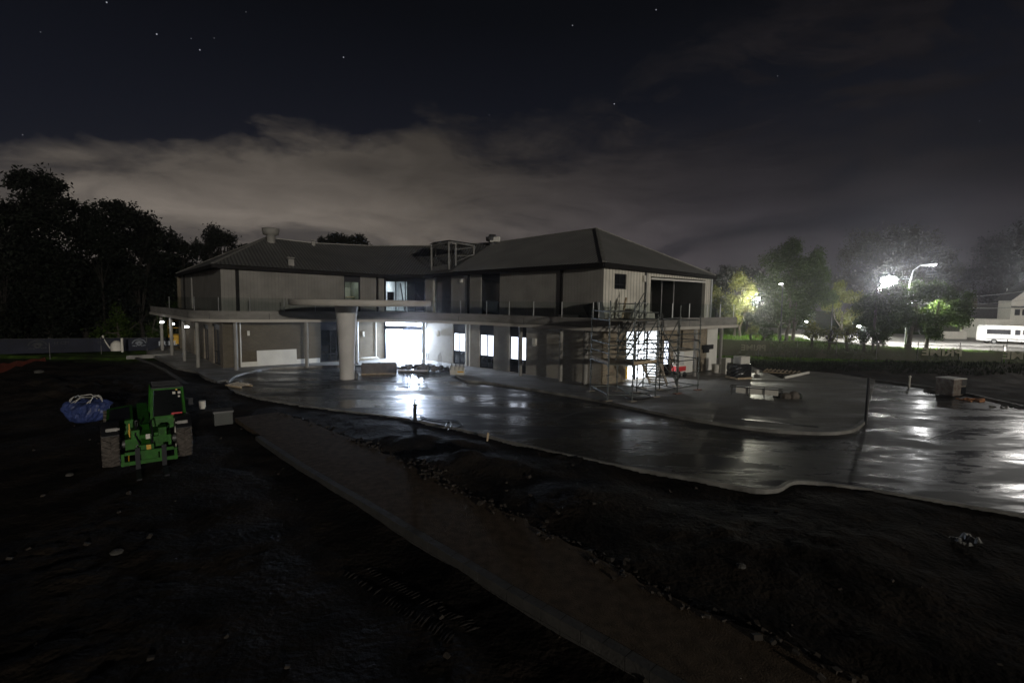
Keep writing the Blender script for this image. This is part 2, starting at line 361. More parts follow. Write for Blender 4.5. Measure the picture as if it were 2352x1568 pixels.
def smoothpts(P, k=4):
    out = []; n = len(P)
    for i in range(n - 1):
        p0, p1, p2, p3 = P[max(i - 1, 0)], P[i], P[i + 1], P[min(i + 2, n - 1)]
        for j in range(k):
            t = j / k
            out.append(tuple(.5 * ((2 * p1[a]) + (-p0[a] + p2[a]) * t + (2 * p0[a] - 5 * p1[a] + 4 * p2[a] - p3[a]) * t * t + (-p0[a] + 3 * p1[a] - 3 * p2[a] + p3[a]) * t ** 3) for a in range(2)))
    out.append(tuple(P[-1])); return out
def offs(P, d):
    """offset an open polyline to its left by d"""
    out = []
    for i, p in enumerate(P):
        a, b = P[max(i - 1, 0)], P[min(i + 1, len(P) - 1)]
        t = Vector((b[0] - a[0], b[1] - a[1])).normalized(); out.append((p[0] - t.y * d, p[1] + t.x * d))
    return out
def strip(mb, P, w, z0, z1):
    """a raised ribbon (kerb) of width w centred on polyline P"""
    L, Rr = offs(P, w / 2), offs(P, -w / 2)
    for i in range(len(P) - 1):
        q = [L[i], Rr[i], Rr[i + 1], L[i + 1]]
        vs = [(x, y, z0) for x, y in q] + [(x, y, z1) for x, y in q]
        mb.add(vs, [(4, 5, 6, 7), (0, 4, 7, 3), (1, 2, 6, 5)] + ([(0, 1, 5, 4)] if i == 0 else []) + ([(3, 7, 6, 2)] if i == len(P) - 2 else []))
    return mb
def P2(u, v, z=0.0):
    p = at(u, v, z); return (p.x, p.y)

# ---------------------------------------------------------------- ground plan
DRV_OUT = smoothpts([P2(*q) for q in [(523, 880), (530, 893), (560, 905), (690, 930), (820, 946), (940, 962), (1070, 988), (1200, 1020), (1350, 1054), (1500, 1082), (1640, 1106), (1735, 1123), (1785, 1122), (1812, 1108), (1850, 1105), (1960, 1118), (2100, 1140), (2352, 1182), (2700, 1240)]], 3)
DRV_IN = smoothpts([P2(*q) for q in [(523, 880), (540, 866), (600, 851), (670, 846), (750, 843), (840, 842), (905, 846), (985, 847), (1030, 852), (1046, 860), (1054, 871), (1075, 877), (1110, 880), (1200, 893), (1360, 920), (1480, 945), (1600, 968), (1750, 990), (1880, 998), (1940, 995), (1968, 985), (1987, 968)]], 4)
BACK = [P2(1987, 968), P2(1990, 950)]
EDGE_R = [P2(1795, 873), P2(1860, 857), P2(1930, 863), P2(2010, 876), P2(2130, 892), P2(2240, 912), P2(2352, 938), P2(2700, 1010)]
drive_poly = DRV_OUT + [EDGE_R[-1], EDGE_R[-2], EDGE_R[-3], EDGE_R[-4], EDGE_R[-5]] + list(reversed(DRV_IN))
ZP = .12
A_, B_, P1_, P2_, F_, G_ = (-32.8, 49.0), (-20.8, 35.4), (-11.1, 42.7), (-7.35, 42.1), (5.55, 30.4), (15.9, 38.55)
mb = MB(); mb.face([(x, y, 0.0) for x, y in drive_poly]); struct('driveway', mb, m_wet)
# raised plaza between inner kerb and the building, running under the building
plaza = list(DRV_IN[2:]) + [EDGE_R[3], EDGE_R[2], EDGE_R[1], EDGE_R[0], (20, 41), (22, 46), (0, 60), (-20, 60), (-36, 50.5), (-33.6, 45.2), (-28, 39.4), (-24.2, 35.4), P2(452, 856), P2(470, 868), P2(500, 880)]
mb = MB(); mb.prism(plaza, -.1, ZP - .004); struct('plaza', mb, m_plaza)
mb = MB(); strip(mb, DRV_IN, .16, -.05, ZP + .015); struct('kerb', mb, m_kerb)
mb = MB(); strip(mb, DRV_OUT, .12, -.12, .035); struct('driveway_edge', mb, m_kerb)
mb = MB(); strip(mb, EDGE_R[1:], .08, -.05, .15); struct('formwork_edge', mb, m_kerb)
mb = MB(); strip(mb, [P2(1240, 975), P2(1380, 928)], .05, .0, .004); strip(mb, [P2(690, 905), P2(1000, 905), P2(1130, 888)], .05, .0, .004)
strip(mb, [P2(2130, 1010), P2(2230, 975), P2(2100, 940)], .05, 0, .004)
struct('expansion_joint', mb, m_grey)
# compacted path and block wall
PL = [P2(*q) for q in [(540, 962), (600, 1003), (700, 1068), (860, 1160), (1000, 1243), (1180, 1350), (1400, 1470), (1570, 1568), (2000, 1850)]]
PR = [P2(*q) for q in [(640, 948), (720, 975), (800, 1007), (900, 1050), (980, 1090), (1060, 1130), (1150, 1178), (1250, 1225), (1360, 1280), (1450, 1330), (1540, 1375), (1640, 1415), (1760, 1465), (1880, 1520), (2000, 1575), (2500, 1830)]]
def jag(P, a):
    Q = []
    for i in range(len(P) - 1):
        for j in range(8):
            t = j / 8; x, y = P[i][0] * (1 - t) + P[i + 1][0] * t, P[i][1] * (1 - t) + P[i + 1][1] * t
            Q.append((x + a * mnoise.noise((x * 2.3, y * 2.3, 0)), y + a * mnoise.noise((x * 2.3, y * 2.3, 9))))
    return Q + [P[-1]]
PRj = jag(PR, .16)
path_poly = PL + list(reversed(PRj))
mb = MB(); mb.prism([(x, y) for x, y in path_poly], -.3, .055); struct('path', mb, m_path)
# ground heightfield
def axis(lo, dlo, dhi, hi, step, g):
    a = list(np.arange(dlo, dhi, step)); s = step; x = dhi
    while x < hi: a.append(x); s *= g; x += s
    a.append(hi); s = step; x = dlo; pre = []
    while x > lo: s *= g; x -= s; pre.append(max(x, lo))
    return np.array(list(reversed(pre)) + a)
xs = axis(-500, -24, 24, 500, .16, 1.10)
ys = []; y = -60.0
while y < 3: ys.append(y); y += max(.3, (3 - y) * .3)
while y < 45: ys.append(y); y += .05 + y * .006
while y < 600: ys.append(y); y *= 1.04
ys = np.array(ys)
X, Y = np.meshgrid(xs, ys)
def inside(poly, X, Y):
    r = np.zeros(X.shape, bool); n = len(poly)
    for i in range(n):
        x1, y1 = poly[i]; x2, y2 = poly[(i + 1) % n]
        if y1 == y2: continue
        c = ((y1 > Y) != (y2 > Y)) & (X < (x2 - x1) * (Y - y1) / (y2 - y1) + x1); r ^= c
    return r
rng = np.random.RandomState(3)
def fbm(X, Y, f, n, seed):
    r = np.random.RandomState(seed); out = np.zeros(X.shape); a = 1.0
    for i in range(n):
        for k in range(4):
            th = r.uniform(0, 6.28); ph = r.uniform(0, 6.28); q = f * r.uniform(.7, 1.4)
            out += a * .35 * np.sin((X * math.cos(th) + Y * math.sin(th)) * q + ph + 1.3 * np.sin((X * math.sin(th) - Y * math.cos(th)) * q * .7 + ph * 2))
        f *= 1.9; a *= .55
    return out
H = .045 * fbm(X, Y, 1.1, 6, 1) * np.clip(60 / np.maximum(Y, 60), 0, 1) - .06
rough = fbm(X, Y, .5, 3, 4)
H += .05 * np.abs(fbm(X, Y, 4.0, 3, 8)) * (np.clip(rough, 0, 1)) * (Y < 40)
# left of the block wall lies lower near the camera
ax, ay = PL[1]; bx, by = PL[-2]
side = (bx - ax) * (Y - ay) - (by - ay) * (X - ax)          # <0 on the left/camera side
leftm = np.clip(-side / 6.0, 0, 1) if ((bx - ax) * (5 - ay) - (by - ay) * (-12 - ax)) < 0 else np.clip(side / 6.0, 0, 1)
near = np.clip((17 - Y) / 9, 0, 1)
H -= .09 * leftm * near
dl_ = np.abs(side) / math.hypot(bx - ax, by - ay)
H -= .05 * np.clip(1 - dl_ / 2.2, 0, 1) * (leftm > 0) * np.clip((21 - Y) / 3, 0, 1)
H -= .45 * np.clip((-X - 27) / 6, 0, 1) * np.clip((Y - 36) / 8, 0, 1)
# spoil heap in front of the driveway and loose soil by the path
def heap(cx, cy, rx, ry, h):
    global H
    q = ((X - cx) / rx) ** 2 + ((Y - cy) / ry) ** 2
    H = H + h * np.exp(-q) * (1 + .25 * fbm(X, Y, 3.0, 3, int(abs(cx) * 7) + 2))
for c in [(-1.2, 15.2, 1.6, .9, .42), (-3.6, 17.6, 2.0, .9, .30), (1.6, 12.6, 1.6, 1.0, .22), (6.0, 10.5, 2.6, 1.6, .18), (-26, 27, 7, 3, .5), (-33, 34, 5, 3, .5), (34, 39, 12, 3.5, .7), (50, 38, 10, 3, .8)]: heap(*c)
H[Y > 44] *= .6
H += np.clip((Y - 48) / 40, 0, 1) * -.1
for pl, dz in ((drive_poly, -.22), (plaza, -.32), (path_poly, -.30)):
    m_ = inside(pl, X, Y); H[m_] = dz
ROADP = [(50, 92), (46, 76), (48, 67.5), (58, 61.5), (90, 52), (150, 40), (150, 80), (100, 84), (84, 90), (70, 104), (60, 120)]
H[inside(ROADP, X, Y)] = -.25
nx, ny = len(xs), len(ys)
verts = np.stack([X.ravel(), Y.ravel(), H.ravel()], 1)
idx = np.arange(nx * ny).reshape(ny, nx)
faces = np.stack([idx[:-1, :-1].ravel(), idx[:-1, 1:].ravel(), idx[1:, 1:].ravel(), idx[1:, :-1].ravel()], 1)
gme = bpy.data.meshes.new('ground'); gme.from_pydata(verts.tolist(), [], faces.tolist()); gme.update()
gme.polygons.foreach_set('use_smooth', [True] * len(gme.polygons))
gm = bpy.data.materials.new('soil'); gm.use_nodes = True; t = gm.node_tree; b = t.nodes['Principled BSDF']; b.inputs['Specular IOR Level'].default_value = .12
tcn = nd(t, 'ShaderNodeTexCoord'); sx = nd(t, 'ShaderNodeSeparateXYZ'); t.links.new(tcn.outputs['Object'], sx.inputs[0])
def GN(s_, d_=8):
    n = nd(t, 'ShaderNodeTexNoise'); n.inputs['Scale'].default_value = s_; n.inputs['Detail'].default_value = d_; t.links.new(tcn.outputs['Object'], n.inputs[0]); return n.outputs[0]
soil = mixc(t, ramp(t, GN(.7), [(.35, 0.0), (.7, 1.0)]), (.007, .006, .005), (.036, .028, .021))
grs = mixc(t, ramp(t, GN(.9), [(.35, 0.0), (.65, 1.0)]), (.022, .032, .012), (.09, .17, .022))
gmask = ma(t, 'ADD', ma(t, 'MULTIPLY', ma(t, 'SUBTRACT', sx.outputs[1], 39.0), .15), ma(t, 'MULTIPLY', ma(t, 'SUBTRACT', GN(.3), .5), 2.0), clamp=True)
t.links.new(mixc(t, gmask, soil, grs), b.inputs['Base Color'])
t.links.new(ramp(t, GN(.8), [(.4, .78), (.6, .98)]), b.inputs['Roughness'])
bp = nd(t, 'ShaderNodeBump'); bp.inputs['Strength'].default_value = .9; bp.inputs['Distance'].default_value = .06
t.links.new(ma(t, 'ADD', GN(9), ma(t, 'MULTIPLY', GN(2.5), 1.5)), bp.inputs['Height']); t.links.new(bp.outputs[0], b.inputs['Normal'])
gme.materials.append(gm); g_o = bpy.data.objects.new('ground', gme); C.objects.link(g_o); g_o['kind'] = 'structure'
def gz(x, y):
    i = int(np.clip(np.searchsorted(xs, x), 1, nx - 1)); j = int(np.clip(np.searchsorted(ys, y), 1, ny - 1))
    return float(H[j, i])
mb = MB(); mb.prism(ROADP, -.2, .0); struct('road', mb, m_asph)
# concrete edging strips in the dirt on the left
mb = MB()
strip(mb, [P2(412, 815), P2(470, 850), P2(505, 882)], .25, -.15, .06); strip(mb, [P2(300, 815), P2(380, 850), P2(440, 890)], .25, -.1, .03)
struct('footing_strip', mb, m_block)
# tyre tracks pressed in the soil
mb = MB()
for off in (0, .42):
    for k in range(34):
        if random.random() < .12: continue
        p = Vector(P2(800 + k * 7.4, 1345 + k * 5.2, -.45)); z = gz(p.x + off * .5, p.y) - .006
        d = (Vector(P2(1031, 1510, -.45)) - Vector(P2(797, 1343, -.45))).normalized(); n_ = Vector((-d.y, d.x)); p = p + n_ * off
        sgn = 1 if off else -1
        a = p - n_ * .15 - d * .05 * sgn; b2 = p + n_ * .15 + d * .05 * sgn
        mb.tube([(a.x, a.y, gz(a.x, a.y) - .01), (p.x - d.x * .0, p.y, gz(p.x, p.y) + .012), (b2.x, b2.y, gz(b2.x, b2.y) - .01)], [.012, .024, .012], 6)
struct('tyre_tracks', mb, mat('soil_ridge', (.014, .011, .009), .95, bump=.5))

# block retaining wall beside the path
bw = thing('block_wall', 'low grey concrete block retaining wall along the gravel path', 'wall', v3(PL[3], 0))
mb = MB(); d_tot = 0
for i in range(1, len(PL) - 1):
    a, b3 = Vector(PL[i]), Vector(PL[i + 1]); L = (b3 - a).length; n = max(1, round(L / .4)); d = (b3 - a).normalized(); nn = Vector((-d.y, d.x))
    if nn.x > 0: nn = -nn
    for k in range(n):
        c = a + d * (L * (k + .5) / n) + nn * .11
        mb.box((c.x, c.y, -.035 + random.uniform(0, .004)), (L / n - .012, .19, .19), math.atan2(d.y, d.x))
        mb.box((c.x, c.y, -.235), (L / n - .012, .186, .19), math.atan2(d.y, d.x))
        mb.box((c.x, c.y, -.435), (L / n - .012, .19, .19), math.atan2(d.y, d.x))
mb.build('blocks', m_block, bw, world=True)

# ---------------------------------------------------------------- the building
BL = thing('clubhouse_building', 'two storey L-shaped brick and clad building under construction with hipped metal roofs', 'building', (-5, 44, 0))
def bpart(mb, name, m, parent=BL, label=None): return mb.build(name, m, parent, world=True, label=label)
def wall_frame(P, Q):
    d = (Vector(Q) - Vector(P)); L = d.length; d.normalize(); n = Vector((-d.y, d.x))
    if n.dot(Vector(P) * -1) > 0: n = -n       # n points away from camera (into building)
    return Vector(P), d, n, L
def wall_with_openings(mb, P, Q, z0, z1, ops, th=.25):
    p, d, n, L = wall_frame(P, Q); ang = math.atan2(d.y, d.x)
    z1a, z1b = z1 if isinstance(z1, tuple) else (z1, z1)
    def piece(s0, s1, a, b4a, b4b):
        if s1 - s0 < .01: return
        q = [p + d * s0, p + d * s1, p + d * s1 + n * th, p + d * s0 + n * th]
        vs = [(c.x, c.y, a) for c in q] + [(q[0].x, q[0].y, b4a), (q[1].x, q[1].y, b4b), (q[2].x, q[2].y, b4b), (q[3].x, q[3].y, b4a)]
        mb.add(vs, [(3, 2, 1, 0), (4, 5, 6, 7), (0, 1, 5, 4), (1, 2, 6, 5), (2, 3, 7, 6), (3, 0, 4, 7)])
    top = lambda s: z1a + (z1b - z1a) * s / L
    cur = 0
    for s0, s1, a, b5 in sorted(ops):
        piece(cur, s0, z0, top(cur), top(s0))
        if a > z0 + .01: piece(s0, s1, z0, a, a)
        if b5 < top(s0) - .01: piece(s0, s1, b5, top(s0), top(s1))
        cur = s1
    piece(cur, L, z0, top(cur), top(L))
def window(P, Q, s0, s1, a, b6, mull=(), trans=(), header=0.0, panes=None, inset=.08, fw=.07, lit=False, glass=None, litz=None):
    """frame part with pane sub-parts; opening s0..s1 along the wall, z a..b"""
    p, d, n, L = wall_frame(P, Q); ang = math.atan2(d.y, d.x); mbf = MB()
    def bx(sa, sb, za, zb, dep_=.1, off=inset):
        c = p + d * ((sa + sb) / 2) + n * (off + dep_ / 2); mbf.box((c.x, c.y, (za + zb) / 2), (sb - sa, dep_, zb - za), ang)
    bx(s0, s0 + fw, a, b6); bx(s1 - fw, s1, a, b6); bx(s0 + fw, s1 - fw, a, a + fw); bx(s0 + fw, s1 - fw, b6 - fw, b6)
    if header: bx(s0 + fw, s1 - fw, b6 - header, b6 - fw, .08)
    top = b6 - (header if header else fw)
    ms = [s0 + fw] + [s for m_ in mull for s in (m_ - fw * .4, m_ + fw * .4)] + [s1 - fw]
    ts = [a + fw] + [z for tz in trans for z in (tz - fw * .5, tz + fw * .5)] + [top]
    for m_ in mull: bx(m_ - fw * .4, m_ + fw * .4, a + fw, top)
    for tz in trans:
        for i in range(0, len(ms), 2): bx(ms[i], ms[i + 1], tz - fw * .5, tz + fw * .5, .09)
    fr = bpart(mbf, 'window_frame', m_dark)
    for i in range(0, len(ms), 2):
        for j in range(0, len(ts), 2):
            q = MB(); c0 = p + d * ms[i] + n * (inset + .04); c1 = p + d * ms[i + 1] + n * (inset + .04)
            c2, c3 = c1 + n * .012, c0 + n * .012
            g = glass or m_glass
            if g is m_clear: q.face([v3(c0, ts[j]), v3(c1, ts[j]), v3(c1, ts[j + 1]), v3(c0, ts[j + 1])])
            else: q.prism([(c.x, c.y) for c in (c0, c1, c2, c3)], ts[j], ts[j + 1])
            if litz and litz[0] <= (ts[j] + ts[j + 1]) / 2 <= litz[1]: g = m_litpane
            bpart(q, 'pane', g, fr)
    return fr
ZS, ZST = 3.5, 4.27
EZ = {'A': 7.5, 'B': 7.55, 'P1': 7.36, 'P2': 7.36, 'H': 7.42, 'F': 7.62, 'G': 7.4}
H_ = tuple(Vector(P2_) + (Vector(F_) - Vector(P2_)) * (onw(1045, 700, P2_, F_)[0] / (Vector(F_) - Vector(P2_)).length))
GF = []   # ground floor openings
def rect(u0_, u1_, v0_, v1_, P, Q):
    s0, zt = onw(u0_, v0_, P, Q); s1, _ = onw(u1_, v0_, P, Q); um = (u0_ + u1_) / 2
    return s0, s1, onw(um, v1_, P, Q)[1], onw(um, v0_, P, Q)[1]
# --- ground floor, left wing
w1 = rect(736, 781, 739, 832, B_, P1_); w1 = (w1[0], w1[1], .14, ZS - .06)
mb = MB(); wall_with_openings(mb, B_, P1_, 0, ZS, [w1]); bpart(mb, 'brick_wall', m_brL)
window(B_, P1_, *w1, mull=[w1[0] + (w1[1] - w1[0]) * .5, w1[0] + (w1[1] - w1[0]) * .8], trans=[.75], header=.75)
# --- ground floor, right wing
ops = []
for (ua, ub, va, vb, la, lb) in [(1040, 1068, 744, 839, 766, 807), (1101, 1134, 749, 846, 769.8, 818), (1170.3, 1209.2, 751.5, 858, 774.6, 827)]:
    r_ = rect(ua, ub, va, vb, P2_, F_); r_ = (r_[0], r_[1], .14, ZS - .03); ops.append(r_)
    um = (ua + ub) / 2; zt = onw(um, la, P2_, F_)[1]; zb = onw(um, lb, P2_, F_)[1]
    window(P2_, F_, *r_, mull=[(r_[0] + r_[1]) / 2 + .02], trans=[zb], header=r_[3] - zt, litz=(zb, zt + .1), fw=.09)
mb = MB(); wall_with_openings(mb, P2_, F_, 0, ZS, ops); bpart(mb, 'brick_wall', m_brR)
# --- ground floor end wall (right)
e1 = rect(1440, 1519, 761, 862, F_, G_); e1 = (e1[0], e1[1], .12, ZS - .02)
e2 = rect(1526.5, 1541, 779, 840, F_, G_); e2 = (e2[0], e2[1], .14, e2[3])
mb = MB(); wall_with_openings(mb, F_, G_, 0, ZS, [e1, e2]); bpart(mb, 'brick_wall', m_brE)
window(F_, G_, *e2, mull=[], trans=[.9], fw=.08, litz=(.9, 3))
# white rendered stretch at the far end of the end wall
p, d, n, L = wall_frame(F_, G_); s0 = onw(1622, 800, F_, G_)[0]
mb = MB(); c = p + d * ((s0 + L + .2) / 2) - n * .03; mb.box((c.x, c.y, 1.8), (L + .2 - s0, .05, 3.35), math.atan2(d.y, d.x)); bpart(mb, 'rendered_panel', m_white)
s0 = onw(1560, 800, F_, G_)[0]; s1 = onw(1592, 800, F_, G_)[0]
mb = MB(); c = p + d * ((s0 + s1) / 2) - n * .04; mb.box((c.x, c.y, .95), (s1 - s0, .06, 1.6), math.atan2(d.y, d.x)); bpart(mb, 'rendered_panel', m_white)
s0 = onw(1546, 800, F_, G_)[0]
mb = MB(); c = p + d * (s0 + .35) - n * .05; mb.box((c.x, c.y, .9), (.55, .08, 1.75), math.atan2(d.y, d.x)); bpart(mb, 'door', m_dark)
s0 = onw(1611, 790, F_, G_)[0]; s1 = onw(1634, 790, F_, G_)[0]
mb = MB(); c = p + d * ((s0 + s1) / 2) - n * .12; mb.box((c.x, c.y, 1.95), (s1 - s0, .14, .35), math.atan2(d.y, d.x)); mb.box((c.x - d.x * .2, c.y - d.y * .2, 1.65), ((s1 - s0) * .5, .1, .25), math.atan2(d.y, d.x)); bpart(mb, 'meter_box', m_black)
# white return wall at the corner
mb = MB(); q = p + d * (L + .1); mb.box((q.x - .1, q.y + 2.2, 1.8), (.2, 3.8, 3.3), -.2); bpart(mb, 'corner_wall', m_white)
# --- far left end wall: glazed doors near the corner
pe, de, ne, Le = wall_frame(B_, A_)
mb = MB(); o1 = (1.0, 3.4, .14, 3.2); o2 = (5.2, 7.0, .14, 3.0); wall_with_openings(mb, B_, A_, 0, ZS, [o1, o2, (9.5, 11.5, .14, 3.0)]); bpart(mb, 'brick_wall', m_brA)
window(B_, A_, *o1, mull=[2.2], trans=[1.1], header=.4); window(B_, A_, *o2, mull=[6.1], trans=[], header=.4); window(B_, A_, 9.5, 11.5, .14, 3.0, mull=[10.5], trans=[])
# --- entrance: bright lobby between the wings
p, d, n, L = wall_frame(P1_, P2_)
ua, ub = onw(881, 780, P1_, P2_)[0], onw(979.5, 780, P1_, P2_)[0]
fr = MB(); ang = math.atan2(d.y, d.x)
def ebox(sa, sb, za, zb, dp=.12, off=.06, m_=None):
    c = p + d * ((sa + sb) / 2) + n * (off + dp / 2); fr.box((c.x, c.y, (za + zb) / 2), (sb - sa, dp, zb - za), ang)
ebox(ua, ua + .16, .12, ZS); ebox(ub - .10, ub, .12, ZS); ebox(ua + .16, ub - .10, 2.68, 2.98)
for u_ in (901, 925.5): 
    s = onw(u_, 780, P1_, P2_)[0]; ebox(s - .02, s + .02, .12, 2.68, .06)
for u_ in (901, 955): s = onw(u_, 745, P1_, P2_)[0]; ebox(s - .015, s + .015, 2.98, ZS, .06)
ef = bpart(fr, 'entrance_frame', m_dark)
g = MB(); s = onw(901, 780, P1_, P2_)[0]; c = p + d * ((ua + .16 + s - .02) / 2) + n * .09; g.box((c.x, c.y, 1.4), (s - .02 - ua - .16, .012, 2.56), ang); bpart(g, 'door_glass', m_clear, ef)
def room(P, Q, s0, s1, depth, z0, z1, name='lobby_room', wallm=None, extra=0.0):
    p, d, n, L = wall_frame(P, Q); o = p + n * .26
    a, b7 = o + d * (s0 - extra), o + d * (s1 + extra); a2, b2 = a + n * depth, b7 + n * depth
    mbr = MB()
    for q in ([v3(a, z0), v3(a2, z0), v3(a2, z1), v3(a, z1)], [v3(a2, z0), v3(b2, z0), v3(b2, z1), v3(a2, z1)], [v3(b2, z0), v3(b7, z0), v3(b7, z1), v3(b2, z1)],
              [v3(a, z0), v3(b7, z0), v3(b2, z0), v3(a2, z0)], [v3(a, z1), v3(a2, z1), v3(b2, z1), v3(b7, z1)]): mbr.face(q)
    return bpart(mbr, name, wallm or m_room), (a, b7, a2, b2, n, d)
def arealamp(loc, sx_, sy_, en, col=(1, 1, 1), rot=(0, 0, 0), name='room_light'):
    l = bpy.data.lights.new(name, 'AREA'); l.shape = 'RECTANGLE'; l.size = sx_; l.size_y = sy_; l.energy = en; l.color = col
    o = bpy.data.objects.new(name, l); C.objects.link(o); o.location = loc; o.rotation_euler = rot; return o
def pointlamp(loc, en, r=.1, col=(1, 1, 1), name='lamp_light'):
    l = bpy.data.lights.new(name, 'POINT'); l.energy = en; l.shadow_soft_size = r; l.color = col
    o = bpy.data.objects.new(name, l); C.objects.link(o); o.location = loc; return o
_, (a, b7, a2, b2, n, d) = room(P1_, P2_, ua, ub, 6.0, .13, ZS - .02, extra=.0)
tb = MB()
for k in (1.2, 3.0, 4.8):
    c = (a + b7) / 2 + n * k; tb.box((c.x, c.y, ZS - .12), (2.6, .25, .06), ang)
bpart(tb, 'ceiling_light', m_tube)
for k in (1.2, 3.0, 4.8):
    c = (a + b7) / 2 + n * k; arealamp((c.x, c.y, ZS - .2), 2.6, .3, 900 if k > 2 else 1500, (.70, .81, 1), (0, 0, ang))
wl = (a + b7) / 2 + n * .7 + d * .7
WL = thing('lamp_unit', 'added lamp on a tripod spilling light out of the entrance', 'added lamp', (wl.x, wl.y, .13))  # added lamp without a visible source, brightens the paving outside the door
mb = MB(); mb.box((0, 0, 2.25), (.5, .1, .3), ang); mb.build('lens', m_tube, WL)
mb = MB(); mb.tube([(0, 0, .5), (0, 0, 2.15)], .025, 8); mb.build('pole', m_grey, WL)
for k in range(3): mb = MB(); mb.tube([(0, 0, .7), (.45 * math.cos(k * 2.1), .45 * math.sin(k * 2.1), 0)], .018, 6); mb.build('leg', m_grey, WL)
pointlamp((wl.x - n.x * .45, wl.y - n.y * .45, 2.0), 3000, .25, (.66, .78, 1))
# shelf unit and pillar inside the lobby
mb = MB(); c = a + d * (onw(911, 780, P1_, P2_)[0] - ua + .12) + n * 2.2; mb.box((c.x, c.y, 2.2), (.42, .3, 1.9), ang)
for z_ in (.6, 1.1): mb.box((c.x, c.y, z_), (.5, .4, .12), ang)
bpart(mb, 'lobby_pillar', mat('blue_board', (.10, .13, .22), .6))
# --- upper floor walls
mb = MB(); u1 = rect(790, 827.5, 640, 700, B_, P1_); u1 = (u1[0], u1[1], 4.2, 7.22); u2a = rect(882, 900, 640, 700, B_, P1_)
wall_with_openings(mb, B_, P1_, 4.1, (EZ['B'] - .1, EZ['P1'] - .1), [u1]); bpart(mb, 'clad_wall', m_clL)
fr1 = window(B_, P1_, *u1, mull=[], trans=[], header=.6, fw=.1, glass=m_clear)
rm, rr = room(B_, P1_, u1[0], u1[1], 3.0, 4.2, 7.2, 'upper_room', mat('unpainted_board', (.30, .31, .27), .8), extra=.3)
cc = (rr[0] + rr[1]) / 2 + rr[4] * 1.6; arealamp((cc.x, cc.y, 7.0), .5, .5, 9, (.9, 1, .85))
q = MB(); q.box((cc.x, cc.y, 7.12), (.5, .12, .06), .6); bpart(q, 'ceiling_light', m_lampw)
q = MB(); q.box((cc.x, cc.y + .9, 4.9), (1.6, .5, .08), .6); q.box((cc.x + .3, cc.y + .9, 5.4), (1.0, .5, .08), .6); q.box((cc.x, cc.y + .9, 4.55), (1.4, .4, .6), .6); bpart(q, 'stacked_boards', m_timber)
sU = onw(978, 700, P1_, P2_)[0]
pU, dU, nU, LU = wall_frame(P1_, P2_)
wall_m = MB(); wall_with_openings(wall_m, P1_, P2_, 4.1, (7.26, 7.26), [(.02, min(sU, LU - .05), 4.2, 7.2)]); bpart(wall_m, 'clad_wall', m_clR)
W2 = (.02, min(sU, LU - .05), 4.2, 7.2)
fr2 = window(P1_, P2_, *W2, mull=[onw(u_, 660, P1_, P2_)[0] for u_ in (907.8, 929.6, 952.7)], trans=[4.9], header=.42, fw=.08, glass=m_clear)
rm, rr = room(P1_, P2_, W2[0], W2[1], 4.5, 4.2, 7.2, 'upper_room', mat('unpainted_board_b', (.55, .58, .6), .8), extra=.6)
a, b7, a2, b2, n, d = rr
q = MB(); c = a + d * 2.55 + n * 2.3; q.box((c.x, c.y, 5.7), (.06, 4.4, 3.0), math.atan2(d.y, d.x)); bpart(q, 'partition', mat('partition_dark', (.08, .085, .1), .7))
q = MB(); q.beam(v3(a + d * 1.5 + n * 1.2, 6.7), v3(a + d * 1.9 + n * 1.2, 4.3), .09, .09); q.beam(v3(a + d * 3.0 + n * .8, 6.0), v3(a + d * 4.0 + n * .8, 4.9), .07, .07); bpart(q, 'brace', m_grey)
c = a + d * 1.2 + n * 2.2; arealamp((c.x, c.y, 6.95), 1.2, .4, 70, (.9, .95, 1)); q = MB(); q.box((c.x, c.y, 7.1), (1.2, .2, .06), math.atan2(d.y, d.x)); bpart(q, 'ceiling_light', m_lampw)
q = MB(); c = a + d * .9 + n * .5; q.box((c.x, c.y, 5.3), (.5, .3, 1.2), math.atan2(d.y, d.x)); bpart(q, 'stacked_boards', m_dark)
u3 = rect(1105, 1148, 640, 700, P2_, F_); u3 = (u3[0], u3[1], 4.2, 7.35)
rc = rect(994, 1036, 640, 700, P2_, F_)
mb = MB(); wall_with_openings(mb, P2_, F_, 4.1, (EZ['P2'] - .1, EZ['F'] - .1), [(max(rc[0], .3), rc[1], 4.1, 7.24), u3]); bpart(mb, 'clad_wall', m_clR)
window(P2_, F_, *u3, mull=[], trans=[5.2], header=.5, fw=.08)
p, d, n, L = wall_frame(P2_, F_); angR = math.atan2(d.y, d.x)
q = MB(); q.box((*(p + d * ((rc[0] + rc[1]) / 2) + n * .6), 5.68), (rc[1] - max(rc[0], .3) + .4, .1, 3.1), angR); bpart(q, 'recess_panel', mat('recess_board', (.16, .15, .145), .8))
# end wall upper: white boards, window, deep recess
GU = tuple(Vector(F_).lerp(Vector(G_), .93))
ew = rect(1412, 1439.6, 629, 664, F_, G_)
er = rect(1495, 1621, 640, 700, F_, G_); er = (er[0], er[1], 4.1, 7.0)
mb = MB(); wall_with_openings(mb, F_, GU, 4.1, (EZ['F'] - .12, EZ['G'] - .1), [ew, er]); bpart(mb, 'clad_wall', m_clE)
window(F_, G_, *ew, mull=[ew[0] + (ew[1] - ew[0]) * .5], trans=[ew[2] + .3], fw=.06)
rm, rr = room(F_, G_, er[0], er[1], 4.5, 4.1, 7.0, 'upper_terrace', mat('terrace_board', (.05, .05, .045), .8))
a, b7, a2, b2, n, d = rr; angE = math.atan2(d.y, d.x)
mb = MB(); c = (a + b7) / 2 - n * .26; mb.box((c.x, c.y, 6.86), (er[1] - er[0], .1, .12), angE); bpart(mb, 'lintel', m_white)
mb = MB()
